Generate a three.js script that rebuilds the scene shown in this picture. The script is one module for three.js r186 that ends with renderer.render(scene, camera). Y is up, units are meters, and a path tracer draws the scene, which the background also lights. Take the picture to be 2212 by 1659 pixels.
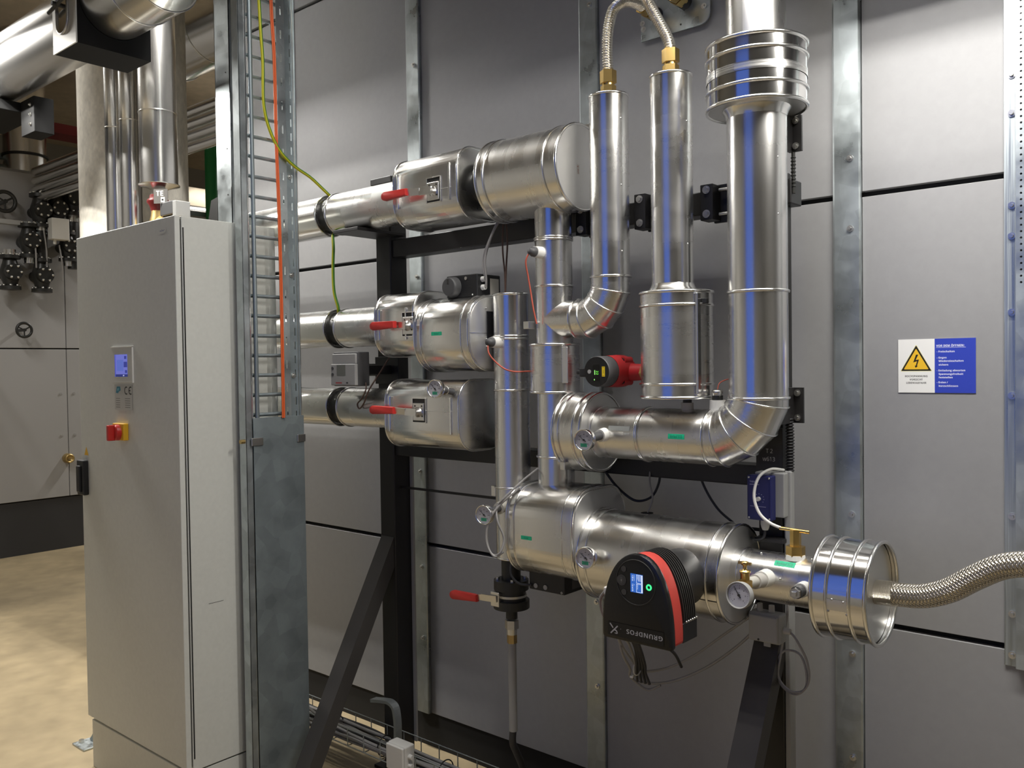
import * as THREE from 'three';
import { RoundedBoxGeometry } from 'three/addons/geometries/RoundedBoxGeometry.js';
import { mergeGeometries, toCreasedNormals } from 'three/addons/utils/BufferGeometryUtils.js';
import { RectAreaLightUniformsLib } from 'three/addons/lights/RectAreaLightUniformsLib.js';

// ---------------------------------------------------------------- camera, sky, lights, exposure
const renderer = new THREE.WebGLRenderer({ antialias: true });
renderer.toneMapping = THREE.LinearToneMapping;
renderer.toneMappingExposure = 1.0;
renderer.shadowMap.enabled = true;
RectAreaLightUniformsLib.init();
const scene = new THREE.Scene();
const camera = new THREE.PerspectiveCamera(47.85, 2212 / 1659, 0.05, 60);
camera.rotation.order = 'YXZ';
camera.position.set(0, 1.66, 2.6);
camera.rotation.set(-1.27 * Math.PI / 180, 40.47 * Math.PI / 180, -0.803 * Math.PI / 180);
// dusk outside: a plain deep blue sky, seen only through the window in the outer wall
scene.background = new THREE.Color().setRGB(0.075, 0.145, 0.52);
// fluorescent fixtures: [x, y, z, length, tube radiance, place, skirt depth, half width]
const LAMPS = [
  [-0.40, 2.78, 0.63, 1.3, 150, 'above the flexible hoses', 0.025, 0.13],
  [-3.91, 4.0, 0.38, 0.75, 900, 'between the thick pipe and the panelled wall', 0.32, 0.09],
  [-5.0, 3.24, 1.1, 0.85, 560, 'in front of the concrete column', -0.012, 0.065],
  [-6.4, 4.1, 1.1, 1.2, 200, 'high over the thick pipe', 0.06],
  [-7.9, 4.15, -3.2, 1.5, 700, 'deep in the hall', 0.06],
  [-1.5, 3.55, 1.15, 1.5, 110, 'over the gangway', 0.1],
];
const LAMP_TINT = [1.0, 0.97, 0.92];

// ---------------------------------------------------------------- helpers
const PI = Math.PI;
const V = (x, y, z) => new THREE.Vector3(x, y, z);
let seed = 7;
const rnd = () => { seed = (seed * 16807) % 2147483647; return seed / 2147483647; };
const taken = new Map();
function numbered(n) { const k = taken.get(n) || 0; taken.set(n, k + 1); return k ? n + '_' + String(k).padStart(3, '0') : n; }
const ORI = new WeakMap();
function shade(o) { o.castShadow = true; o.receiveShadow = true; return o; }
function thing(name, label, category, o = [0, 0, 0], group) {
  const g = new THREE.Group(); g.name = numbered(name); g.position.set(...o); scene.add(g); ORI.set(g, o);
  g.userData = { label, category }; if (group) g.userData.group = group; return g;
}
function struct(name, o = [0, 0, 0], label) {
  const g = new THREE.Group(); g.name = name; g.position.set(...o); scene.add(g); ORI.set(g, o);
  g.userData = { kind: 'structure' }; if (label) g.userData.label = label; return g;
}
// part: world-coordinate geometry put under its thing (or part)
function part(name, geo, mat, parent, label) {
  const o = ORI.get(parent); const g = Array.isArray(geo) ? mergeAll(geo) : geo;
  g.translate(-o[0], -o[1], -o[2]);
  const m = shade(new THREE.Mesh(g, mat)); m.name = name; parent.add(m); ORI.set(m, o);
  if (label) m.userData.label = label; return m;
}
// shared piece: geometry around its own centre, placed at a world position
function put(name, geo, mat, parent, p, rot, label) {
  const o = ORI.get(parent); const m = shade(new THREE.Mesh(geo, mat)); m.name = name;
  m.position.set(p[0] - o[0], p[1] - o[1], p[2] - o[2]); if (rot) m.rotation.set(...rot);
  parent.add(m); ORI.set(m, o); if (label) m.userData.label = label; return m;
}
function single(name, geo, mat, label, category, group, o) {
  const g = Array.isArray(geo) ? mergeAll(geo) : geo;
  if (!o) { g.computeBoundingBox(); const b = g.boundingBox; o = [(b.min.x + b.max.x) / 2, b.min.y, (b.min.z + b.max.z) / 2]; }
  g.translate(-o[0], -o[1], -o[2]);
  const m = shade(new THREE.Mesh(g, mat)); m.name = numbered(name); m.position.set(...o); scene.add(m); ORI.set(m, o);
  m.userData = { label, category }; if (group) m.userData.group = group; return m;
}
function mergeAll(list) { return mergeGeometries(list.map(g => { const q = g.index ? g.toNonIndexed() : g; for (const k of Object.keys(q.attributes)) if (!['position', 'normal', 'uv'].includes(k)) q.deleteAttribute(k); return q; })); }
const UP = V(0, 1, 0);
function orient(g, a, b) { const d = V(...b).sub(V(...a)); const q = new THREE.Quaternion().setFromUnitVectors(UP, d.clone().normalize()); g.applyQuaternion(q); const m = V(...a).add(V(...b)).multiplyScalar(.5); g.translate(m.x, m.y, m.z); return g; }
const dist = (a, b) => Math.hypot(a[0] - b[0], a[1] - b[1], a[2] - b[2]);
function cyl(a, b, r, r2 = r, seg = 40, open = false) { return orient(new THREE.CylinderGeometry(r2, r, dist(a, b), seg, 1, open), a, b); }
function lathe(a, b, prof, seg = 36) { // prof: [t along a->b in metres, radius]
  const g = new THREE.LatheGeometry(prof.map(p => new THREE.Vector2(Math.max(p[1], 1e-5), p[0])), seg); g.translate(0, -dist(a, b) / 2, 0); return orient(g, a, b);
}
function ring(c, axis, R, t, seg = 48) { const g = new THREE.TorusGeometry(R, t, 8, seg); if (axis === 'x') g.rotateY(PI / 2); else if (axis === 'y') g.rotateX(PI / 2); g.translate(...c); return g; }
function bar(x0, x1, y0, y1, z0, z1, r = .002) {
  const w = x1 - x0, h = y1 - y0, d = z1 - z0; const rr = Math.min(r, w / 2.2, h / 2.2, d / 2.2);
  const g = rr > .0004 ? new RoundedBoxGeometry(w, h, d, 2, rr) : new THREE.BoxGeometry(w, h, d); g.translate((x0 + x1) / 2, (y0 + y1) / 2, (z0 + z1) / 2); return g;
}
function box(x0, x1, y0, y1, z0, z1) { const g = new THREE.BoxGeometry(x1 - x0, y1 - y0, z1 - z0); g.translate((x0 + x1) / 2, (y0 + y1) / 2, (z0 + z1) / 2); return g; }
function tube(pts, r, seg, rad = 8, closed = false) { const c = new THREE.CatmullRomCurve3(pts.map(p => V(...p)), closed, 'centripetal'); return new THREE.TubeGeometry(c, seg || pts.length * 10, r, rad, closed); }
function beam(a, b, w, h, roll = 0) { const g = new THREE.BoxGeometry(w, dist(a, b), h); if (roll) g.rotateY(roll); return orient(g, a, b); }
function hexnut(a, b, r) { const g = new THREE.CylinderGeometry(r, r, dist(a, b), 6).toNonIndexed(); g.computeVertexNormals(); return orient(g, a, b); }
// sweep with varying radius along a curve
function sweep(pts, rf, n, rad = 16) {
  const c = new THREE.CatmullRomCurve3(pts.map(p => V(...p)), false, 'centripetal'); const L = c.getLength(); const fr = c.computeFrenetFrames(n, false);
  const pos = [], uv = [], idx = [];
  for (let i = 0; i <= n; i++) { const p = c.getPointAt(i / n), N = fr.normals[i], B = fr.binormals[i], r = rf(i / n * L);
    for (let j = 0; j <= rad; j++) { const a = j / rad * 2 * PI; const q = p.clone().addScaledVector(N, Math.cos(a) * r).addScaledVector(B, Math.sin(a) * r); pos.push(q.x, q.y, q.z); uv.push(i / n * L, j / rad); } }
  for (let i = 0; i < n; i++) for (let j = 0; j < rad; j++) { const a = i * (rad + 1) + j, b = a + rad + 1; idx.push(a, a + 1, b, b, a + 1, b + 1); }
  const g = new THREE.BufferGeometry(); g.setAttribute('position', new THREE.Float32BufferAttribute(pos, 3)); g.setAttribute('uv', new THREE.Float32BufferAttribute(uv, 2)); g.setIndex(idx); g.computeVertexNormals(); return g;
}
// mitred elbow: cylinders cut by mitre planes along a polyline; returns segments and seam rings
function mitre(pts, r, seg = 40) {
  const P = pts.map(p => V(...p)); const D = []; for (let i = 0; i < P.length - 1; i++) D.push(P[i + 1].clone().sub(P[i]).normalize());
  const pn = V(0, 0, 1); const segs = [], seams = [];
  const ringAt = (i, d, n, k) => { const s = d.clone().cross(pn).normalize(); const out = [];
    for (let j = 0; j <= seg; j++) { const a = j / seg * 2 * PI; const q = s.clone().multiplyScalar(Math.cos(a) * k).addScaledVector(pn, Math.sin(a) * k); const t = -q.dot(n) / d.dot(n); out.push(P[i].clone().add(q).addScaledVector(d, t)); } return out; };
  for (let i = 0; i < D.length; i++) {
    const n0 = i ? D[i].clone().add(D[i - 1]).normalize() : D[i], n1 = i < D.length - 1 ? D[i].clone().add(D[i + 1]).normalize() : D[i];
    const A = ringAt(i, D[i], n0, r), B = ringAt(i + 1, D[i], n1, r); const pos = [], nor = [], uv = [], idx = []; const s = D[i].clone().cross(pn).normalize();
    for (let j = 0; j <= seg; j++) { const a = j / seg * 2 * PI; const nn = s.clone().multiplyScalar(Math.cos(a)).addScaledVector(pn, Math.sin(a));
      for (const [q, v] of [[A[j], 0], [B[j], 1]]) { pos.push(q.x, q.y, q.z); nor.push(nn.x, nn.y, nn.z); uv.push(v, j / seg); } }
    for (let j = 0; j < seg; j++) { const a = j * 2; idx.push(a, a + 1, a + 2, a + 1, a + 3, a + 2); }
    const g = new THREE.BufferGeometry(); g.setAttribute('position', new THREE.Float32BufferAttribute(pos, 3)); g.setAttribute('normal', new THREE.Float32BufferAttribute(nor, 3)); g.setAttribute('uv', new THREE.Float32BufferAttribute(uv, 2)); g.setIndex(idx); segs.push(g);
    if (i) { const R = ringAt(i, D[i], n0, r + .0006); R.pop(); seams.push(new THREE.TubeGeometry(new THREE.CatmullRomCurve3(R, true), 64, .0026, 6, true)); }
  }
  return { segs, seams };
}
// rounded-rectangle prism along x (half height hy, half depth hz, corner rad r)
function prismX(x0, x1, cy, cz, hy, hz, r, bev = .004) {
  const s = new THREE.Shape(); const a = hz, b = hy;
  s.moveTo(-a + r, -b); s.lineTo(a - r, -b); s.absarc(a - r, -b + r, r, -PI / 2, 0); s.lineTo(a, b - r); s.absarc(a - r, b - r, r, 0, PI / 2); s.lineTo(-a + r, b); s.absarc(-a + r, b - r, r, PI / 2, PI); s.lineTo(-a, -b + r); s.absarc(-a + r, -b + r, r, PI, 1.5 * PI);
  const g = new THREE.ExtrudeGeometry(s, { depth: x1 - x0 - 2 * bev, bevelEnabled: true, bevelThickness: bev, bevelSize: bev, bevelOffset: -bev, bevelSegments: 2, curveSegments: 14 });
  g.translate(0, 0, bev); g.rotateY(PI / 2); g.translate(x0, cy, cz); return toCreasedNormals(g, .55);
}
function flip(g) { // repair winding after a mirror
  if (g.index) { const i = g.index.array; for (let k = 0; k < i.length; k += 3) { const t = i[k]; i[k] = i[k + 1]; i[k + 1] = t; } } else { const p = g.attributes; for (const n of Object.keys(p)) { const a = p[n], s = a.itemSize; for (let k = 0; k < a.count; k += 3) for (let c = 0; c < s; c++) { const t = a.array[k * s + c]; a.array[k * s + c] = a.array[(k + 1) * s + c]; a.array[(k + 1) * s + c] = t; } } } g.computeVertexNormals(); return g; }
function rimX(x, cy, cz, hy, hz, r, t = .0035) { // bead following the rounded rectangle
  const pts = []; const cs = [[hz - r, hy - r, 0], [-hz + r, hy - r, PI / 2], [-hz + r, -hy + r, PI], [hz - r, -hy + r, 1.5 * PI]];
  for (const [a, b, s] of cs) for (let k = 0; k <= 8; k++) { const q = s + k / 8 * PI / 2; pts.push(V(x, cy + b + Math.sin(q) * r, cz + a + Math.cos(q) * r)); }
  return new THREE.TubeGeometry(new THREE.CatmullRomCurve3(pts, true, 'catmullrom', .0), 110, t, 6, true);
}
// patch of print lying on a horizontal cylinder (axis x): width w along x, height h, centred at angle a above the front
function patchX(cx, cy, cz, R, a, w, h) {
  const g = new THREE.PlaneGeometry(w, h, 1, 6); const p = g.attributes.position; for (let i = 0; i < p.count; i++) { const q = a + p.getY(i) / R; p.setXYZ(i, cx + p.getX(i), cy + Math.sin(q) * R, cz + Math.cos(q) * R); } g.computeVertexNormals(); return g;
}
function plane(w, h, p, ry = 0, rz = 0) { const g = new THREE.PlaneGeometry(w, h); if (rz) g.rotateZ(rz); if (ry) g.rotateY(ry); g.translate(...p); return g; }
function extr(shape, depth, bevel = 0) { return new THREE.ExtrudeGeometry(shape, { depth, bevelEnabled: bevel > 0, bevelThickness: bevel, bevelSize: bevel, bevelOffset: -bevel, bevelSegments: 2, curveSegments: 16 }); }
const smooth = (g, a = .6) => toCreasedNormals(g, a);

// ---------------------------------------------------------------- textures and materials
function noiseField(n, cells, oct = 4) { const f = new Float32Array(n * n); let amp = 1, c = cells, tot = 0;
  for (let o = 0; o < oct; o++) { const G = new Float32Array(c * c); for (let i = 0; i < c * c; i++) G[i] = rnd();
    for (let y = 0; y < n; y++) for (let x = 0; x < n; x++) { const u = x / n * c, v = y / n * c, i = Math.floor(u), j = Math.floor(v); let a = u - i, b = v - j; a = a * a * (3 - 2 * a); b = b * b * (3 - 2 * b); const i1 = (i + 1) % c, j1 = (j + 1) % c;
      f[y * n + x] += amp * ((G[j * c + i] * (1 - a) + G[j * c + i1] * a) * (1 - b) + (G[j1 * c + i] * (1 - a) + G[j1 * c + i1] * a) * b); }
    tot += amp; amp *= .55; c *= 2; } for (let i = 0; i < f.length; i++) f[i] /= tot; return f; }
function tex(n, fn, srgb = true, rep = [1, 1]) { const d = new Uint8Array(n * n * 4); for (let y = 0; y < n; y++) for (let x = 0; x < n; x++) { const c = fn(x, y), k = (y * n + x) * 4; d[k] = c[0]; d[k + 1] = c[1]; d[k + 2] = c[2]; d[k + 3] = 255; }
  const t = new THREE.DataTexture(d, n, n); t.wrapS = t.wrapT = THREE.RepeatWrapping; t.magFilter = THREE.LinearFilter; t.minFilter = THREE.LinearMipmapLinearFilter; t.generateMipmaps = true; if (srgb) t.colorSpace = THREE.SRGBColorSpace; t.repeat.set(...rep); t.needsUpdate = true; return t; }
const cl = v => Math.max(0, Math.min(255, v));
const N1 = noiseField(256, 6, 5), N2 = noiseField(256, 40, 3), N3 = noiseField(256, 3, 4);
const spangle = (() => { const pts = []; for (let i = 0; i < 130; i++) pts.push([rnd() * 256, rnd() * 256, rnd()]); return tex(256, (x, y) => { let b = 1e9, v = 0; for (const p of pts) { let dx = Math.abs(p[0] - x), dy = Math.abs(p[1] - y); dx = Math.min(dx, 256 - dx); dy = Math.min(dy, 256 - dy); const d = dx * dx + dy * dy; if (d < b) { b = d; v = p[2]; } } const n = N1[y * 256 + x]; const k = 186 + 16 * (v - .5) + 46 * (n - .5); return [cl(k * .97), cl(k * 1.01), cl(k * 1.02)]; }); })();
const spangleRough = tex(256, (x, y) => { const k = 95 + 110 * (N1[y * 256 + x] - .5); return [k, k, k]; }, false);
const floorMap = tex(256, (x, y) => { const n = N1[y * 256 + x], m = N3[y * 256 + x], k = N2[y * 256 + x]; const v = 1 + .34 * (n - .5) + .22 * (m - .5) + .16 * (k - .5); return [cl(152 * v), cl(137 * v), cl(109 * v)]; });
const concMap = tex(256, (x, y) => { const n = N1[y * 256 + x], k = N2[y * 256 + x]; const v = 1 + .2 * (n - .5) + .14 * (k - .5); return [cl(222 * v), cl(217 * v), cl(205 * v)]; });
const ceilMap = tex(256, (x, y) => { const n = N3[y * 256 + x], k = N2[y * 256 + x]; const v = 1 + .22 * (n - .5) + .12 * (k - .5); return [cl(180 * v), cl(168 * v), cl(148 * v)]; });
const wallMap = tex(256, (x, y) => { const v = 1 + .03 * (N2[y * 256 + x] - .5) + .012 * (N3[y * 256 + x] - .5); return [cl(151 * v), cl(151 * v), cl(152 * v)]; });
const brushRough = tex(256, (x, y) => { const k = 66 + 46 * (N1[y * 256 + (x >> 3)] - .5) + 26 * (N3[y * 256 + x] - .5); return [k, k, k]; }, false);
const dentMap = tex(256, (x, y) => { const k = 255 * N3[y * 256 + x]; return [k, k, k]; }, false);
const paintMap = tex(256, (x, y) => { const v = 1 + .035 * (N2[y * 256 + x] - .5); return [cl(206 * v), cl(207 * v), cl(200 * v)]; });
const braidMap = tex(64, (x, y) => { const a = (x + y) & 15, b = (x - y + 64) & 15; const over = (((x + y) >> 4) + ((x - y + 64) >> 4)) & 1; const k = over ? 255 * Math.sin(a / 15 * PI) : 255 * Math.sin(b / 15 * PI); return [k, k, k]; }, false, [30, 3]);
const S = (o) => new THREE.MeshStandardMaterial(o), lin = (r, g, b) => new THREE.Color().setRGB(r, g, b);
const M = {
  alu: S({ color: lin(.80, .79, .765), metalness: 1, roughness: 1, roughnessMap: brushRough, bumpMap: dentMap, bumpScale: .0006 }),
  aluLong: S({ color: lin(.80, .79, .765), metalness: 1, roughness: .235 }),
  aluBright: S({ color: lin(.84, .83, .81), metalness: 1, roughness: .13 }),
  aluCap: S({ color: lin(.74, .735, .715), metalness: 1, roughness: .42 }),
  bead: S({ color: lin(.86, .855, .83), metalness: 1, roughness: .2 }),
  galv: S({ color: lin(1, 1, 1), map: spangle, metalness: .85, roughness: 1, roughnessMap: spangleRough }),
  galvDark: S({ color: lin(.62, .66, .68), map: spangle, metalness: .75, roughness: .5 }),
  steel: S({ color: lin(.6, .59, .57), metalness: 1, roughness: .3 }),
  zinc: S({ color: lin(.72, .71, .68), metalness: 1, roughness: .28 }),
  hose: S({ color: lin(.72, .69, .62), metalness: 1, roughness: .25 }),
  braid: S({ color: lin(.66, .61, .52), metalness: 1, roughness: .3, bumpMap: braidMap, bumpScale: .0022 }),
  brass: S({ color: lin(.72, .50, .18), metalness: 1, roughness: .27 }),
  brassDull: S({ color: lin(.5, .36, .15), metalness: .9, roughness: .4 }),
  black: S({ color: lin(.012, .012, .013), roughness: .5 }),
  blackSteel: S({ color: lin(.016, .015, .015), roughness: .42 }),
  braceSteel: S({ color: lin(.05, .046, .043), roughness: .4 }),
  blackGloss: S({ color: lin(.008, .008, .009), roughness: .25 }),
  blackRim: S({ color: lin(.035, .033, .031), roughness: .45 }),
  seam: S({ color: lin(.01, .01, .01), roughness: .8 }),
  wall: S({ color: 0xffffff, map: wallMap, roughness: .42, metalness: 0 }),
  conc: S({ color: 0xffffff, map: concMap, roughness: .85 }),
  ceil: S({ color: 0xffffff, map: ceilMap, roughness: .9 }),
  floor: S({ color: 0xffffff, map: floorMap, roughness: .42 }),
  plaster: S({ color: lin(.31, .305, .29), roughness: .85 }),
  cab: S({ color: 0xffffff, map: paintMap, roughness: .45 }),
  red: S({ color: lin(.55, .028, .022), roughness: .38 }),
  rubber: new THREE.MeshPhysicalMaterial({ color: lin(.01, .01, .01), roughness: .8, specularIntensity: .35 }),
  galvLight: S({ color: lin(.62, .61, .58), metalness: .7, roughness: .5 }),
  redPump: S({ color: lin(.42, .02, .022), roughness: .45 }),
  redBand: S({ color: lin(.52, .055, .042), roughness: .5 }),
  yellow: S({ color: lin(.75, .42, .02), roughness: .45 }),
  earth: S({ color: lin(.50, .50, .02), roughness: .5 }),
  orange: S({ color: lin(.72, .13, .03), roughness: .45 }),
  redWire: S({ color: lin(.5, .10, .06), roughness: .5 }),
  brownWire: S({ color: lin(.09, .05, .035), roughness: .5 }),
  greyWire: S({ color: lin(.30, .29, .28), roughness: .5 }),
  darkWire: S({ color: lin(.035, .035, .037), roughness: .5 }),
  white: S({ color: lin(.72, .71, .67), roughness: .5 }),
  offwhite: S({ color: lin(.50, .48, .43), roughness: .7 }),
  greyPlastic: S({ color: lin(.34, .34, .33), roughness: .5 }),
  dkPlastic: S({ color: lin(.07, .07, .072), roughness: .5 }),
  blueBox: S({ color: lin(.018, .022, .12), roughness: .45 }),
  insul: S({ color: lin(.45, .43, .40), roughness: .9 }),
  boiler: S({ color: lin(.34, .335, .33), roughness: .5 }),
  boilerBase: S({ color: lin(.03, .03, .032), roughness: .6 }),
  green: S({ color: lin(.01, .17, .045), roughness: .5 }),
  castIron: S({ color: lin(.02, .02, .018), roughness: .4 }),
  beige: S({ color: lin(.42, .36, .27), roughness: .8 }),
  tube: S({ color: 0xffffff, emissive: lin(...LAMP_TINT), emissiveIntensity: 4 }),
  reflector: S({ color: lin(.12, .12, .12), roughness: .5 }),
};
function canvasTex(w, h, draw) { const c = document.createElement('canvas'); c.width = w; c.height = h; const x = c.getContext('2d'); draw(x, w, h); const t = new THREE.CanvasTexture(c); t.colorSpace = THREE.SRGBColorSpace; t.anisotropy = 4; return t; }
function printMat(w, h, draw, o = {}) { const t = canvasTex(w, h, draw); return S({ map: t, roughness: .45, ...o }); }
function glowMat(w, h, draw, k) { const t = canvasTex(w, h, draw); return S({ color: 0x050505, emissive: 0xffffff, emissiveMap: t, emissiveIntensity: k, roughness: .2 }); }

// ---------------------------------------------------------------- the room
const CEIL = 4.9, XL = -13, XR = 2.2, ZB = -9, ZR = 3.12;
{ const s = struct('floor'); const g = new THREE.PlaneGeometry(1, 1); const f = box(XL, XR, -.2, 0, ZB, ZR + .3); scaleUV(f, 5, 4); part('floor_slab', f, M.floor, s); }
{ const s = struct('ceiling'); const f = box(XL, XR, CEIL, CEIL + .2, ZB, ZR + .3); scaleUV(f, 5, 4); part('ceiling_slab', f, M.ceil, s); }
function scaleUV(g, u, v) { const a = g.attributes.uv; for (let i = 0; i < a.count; i++) a.setXY(i, a.getX(i) * u, a.getY(i) * v); return g; }
{ const s = struct('wall_left'); part('wall_slab', box(XL - .2, XL, 0, CEIL, ZB, ZR + .3), M.plaster, s); }
{ const s = struct('wall_right'); part('wall_slab', box(XR, XR + .2, 0, CEIL, ZB, ZR + .3), M.plaster, s); }
{ const s = struct('wall_far'); part('wall_slab', box(XL, XR, 0, CEIL, ZB - .2, ZB), M.plaster, s); }
// outer wall behind the photographer, with the tall window that shows the dusk sky
const WX0 = -2.15, WX1 = -.55, WY0 = .85, WY1 = 3.5;
{ const s = struct('wall_rear');
  part('wall_slab', box(XL, WX0, 0, CEIL, ZR, ZR + .3), M.plaster, s); part('wall_slab', box(WX1, XR, 0, CEIL, ZR, ZR + .3), M.plaster, s);
  part('wall_slab', box(WX0, WX1, 0, WY0, ZR, ZR + .3), M.plaster, s); part('wall_slab', box(WX0, WX1, WY1, CEIL, ZR, ZR + .3), M.plaster, s);
  const w = struct('window_1', [(WX0 + WX1) / 2, WY0, ZR + .12]);
  for (const [a, b, c, d] of [[WX0, WX0 + .05, WY0, WY1], [WX1 - .05, WX1, WY0, WY1], [WX0, WX1, WY0, WY0 + .05], [WX0, WX1, WY1 - .05, WY1], [WX0, WX1, 1.25, 1.29]]) part('window_frame', bar(a, b, c, d, ZR + .08, ZR + .16), M.greyPlastic, w);
  part('pane', box(WX0 + .05, WX1 - .05, WY0 + .05, WY1 - .05, ZR + .118, ZR + .122), new THREE.MeshPhysicalMaterial({ color: 0xffffff, roughness: .02, transmission: 1, thickness: 0, ior: 1.5 }), w);
}
// panelled enclosure wall: separate grey sheet panels with dark joints
const WXL = -4.25, SEAM = [.15, .895, 2.15, 3.425, 4.68], STRIPX = [-3.665, -2.745, -1.825, -.905, .015, .935, 1.855];
{ const s = struct('wall_back');
  part('wall_core', box(WXL, XR, 0, CEIL, -.16, -.022), M.seam, s, 'black backing seen in the panel joints');
  part('plinth', box(WXL, XR, 0, .148, -.03, -.006), M.seam, s, 'black base strip');
  const xs = [WXL, -2.745 - .92 + .04, -2.705, -1.785, -.865, .055, .975, XR];
  for (let j = 0; j < 4; j++) for (let i = 0; i < xs.length - 1; i++) { const g = bar(xs[i] + .001, xs[i + 1] - .001, SEAM[j] + .0015, SEAM[j + 1] - .015, -.03, 0, .0015); planarUV(g, 1.3); part('panel', g, M.wall, s); }
  part('panel', bar(WXL, XR, SEAM[4], CEIL, -.03, 0), M.wall, s);
  const e = struct('wall_side'); part('wall_slab', box(WXL - .02, WXL, 0, CEIL, ZB, -.001), M.wall, e);
}
function planarUV(g, k) { const p = g.attributes.position, u = g.attributes.uv, n = g.attributes.normal; for (let i = 0; i < p.count; i++) { const ax = Math.abs(n.getX(i)), az = Math.abs(n.getZ(i)), ay = Math.abs(n.getY(i)); if (az >= ax && az >= ay) u.setXY(i, p.getX(i) * k, p.getY(i) * k); else if (ax >= ay) u.setXY(i, p.getZ(i) * k, p.getY(i) * k); else u.setXY(i, p.getX(i) * k, p.getZ(i) * k); } return g; }
// galvanised cover strips, bolted over the vertical panel joints
const boltG = (() => { const a = new THREE.CylinderGeometry(.0095, .0095, .004, 20); a.rotateX(PI / 2); const b = new THREE.CylinderGeometry(.005, .0058, .008, 6); b.rotateX(PI / 2); b.translate(0, 0, .005); return mergeAll([a, b]); })();
STRIPX.slice(0, 6).forEach((x, i) => { const y0 = i > 2 ? .15 : .15; const s = struct('trim_' + (i + 1), [x, y0, 0]);
  const sh = new THREE.Shape(); const w = .04; [[-w, 0], [-w, .012], [-w + .006, .016], [w - .004, .016], [w, .012], [w, 0]].forEach((p, k) => k ? sh.lineTo(...p) : sh.moveTo(...p));
  const g = extr(sh, CEIL - y0); g.rotateX(-PI / 2); g.scale(1, 1, -1); flip(g); g.translate(x, y0, 0); planarUV(g, 2.2); part('cover_strip', g, M.galv, s);
  for (const y of [.48, .79, 1.205, 2.045, 2.25, 2.95]) put('bolt', boltG, M.zinc, s, [x + .012, y, .018]); });
{ // slotted galvanised corner post at the end of the panel field
  const t = thing('slotted_post', 'galvanised perforated steel post on the panel wall right of the warning sign', 'post', [-.46, .84, .02]);
  part('flange', bar(-.497, -.466, .84, 2.86, .001, .006, .001), M.galv, t);
  const sh = new THREE.Shape(); sh.moveTo(0, 0); sh.lineTo(.1, 0); sh.lineTo(.1, 2.02); sh.lineTo(0, 2.02); sh.closePath();
  for (let k = 0; k < 60; k++) for (const u of [.012, .024]) { const h = new THREE.Path(); h.absarc(u, 1.99 - k * .0165 - (u > .02 ? .008 : 0), .0028, 0, 2 * PI, true); sh.holes.push(h); }
  const g = extr(sh, .003); g.translate(-.466, .84, .02); planarUV(g, 2); part('web', g, M.galv, t);
  part('fold', bar(-.468, -.464, .84, 2.86, .001, .022, .001), M.galv, t);
  for (const y of [2.72, 2.66, 2.40, 2.3, 2.06, 1.98, 1.78, 1.56, 1.24, 1.13, .98, .87]) put('bolt', boltG, M.zinc, t, [-.478, y, .0075]);
}
// ---------------------------------------------------------------- lamps: twin-tube trough fixtures
LAMPS.forEach(([x, y, z, L, k, place, d, w = .13], i) => {
  const t = thing('fluorescent_fixture', 'twin tube trough light hanging ' + place, 'lamp', [x, y, z]);
  const h = L / 2;
  part('housing', [box(x - h - .03, x + h + .03, y + .06, y + .075, z - .07, z + .07), slant(x - h - .03, x + h + .03, y + .07, y - d, z - .06, z - w), slant(x - h - .03, x + h + .03, y + .07, y - d, z + .06, z + w), box(x - h - .035, x - h - .03, y - d, y + .075, z - w, z + w), box(x + h + .03, x + h + .035, y - d, y + .075, z - w, z + w)], M.reflector, t);
  for (const s of [-1, 1]) { part('tube', cyl([x - h, y + .03, z + s * .035], [x + h, y + .03, z + s * .035], .013, .013, 16), M.tube, t);
    const r = new THREE.RectAreaLight(new THREE.Color().setRGB(...LAMP_TINT), k, L, .03); r.name = 'tube_light'; r.position.set(0, .012, s * .035); r.rotation.x = -PI / 2; r.castShadow = true; t.add(r); }
  for (const s of [-1, 1]) part('suspension', cyl([x + s * h * .7, y + .07, z], [x + s * h * .7, CEIL, z], .003, .003, 6), M.steel, t);
});
function slant(x0, x1, y0, y1, z0, z1) { const a = (z0 + z1) / 2, b = (y0 + y1) / 2, L = Math.hypot(y1 - y0, z1 - z0); const g = new THREE.BoxGeometry(x1 - x0, .004, L); g.rotateX(-Math.atan2(y1 - y0, z1 - z0)); g.translate((x0 + x1) / 2, b, a); return g; }
// ---------------------------------------------------------------- clad pipework on the frame (axes lie in the plane z = PZ)
const PZ = .36;
const GREEN = (text, px = 26) => printMat(256, 48, (c, w, h) => { c.fillStyle = '#14b787'; c.fillRect(0, 0, w, h); c.fillStyle = '#0a3a30'; c.font = px + 'px sans-serif'; c.textAlign = 'center'; c.textBaseline = 'middle'; c.fillText(text, w / 2, h / 2 + 1); });
function beadX(x, y, r, p, t = .0042) { return part('bead', ring([x, y, PZ], 'x', r + .0008, t), M.bead, p); }
function beadY(y, x, r, p, t = .0042) { return part('bead', ring([x, y, PZ], 'y', r + .0008, t), M.bead, p); }
function pipeX(x0, x1, y, r, p, name = 'jacket') { return part(name, cyl([x0, y, PZ], [x1, y, PZ], r, r, 56), M.alu, p); }
function pipeY(y0, y1, x, r, p, name = 'jacket') { return part(name, cyl([x, y0, PZ], [x, y1, PZ], r, r, 56), M.alu, p); }
const rivetG = new THREE.SphereGeometry(.0032, 8, 6);
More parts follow.
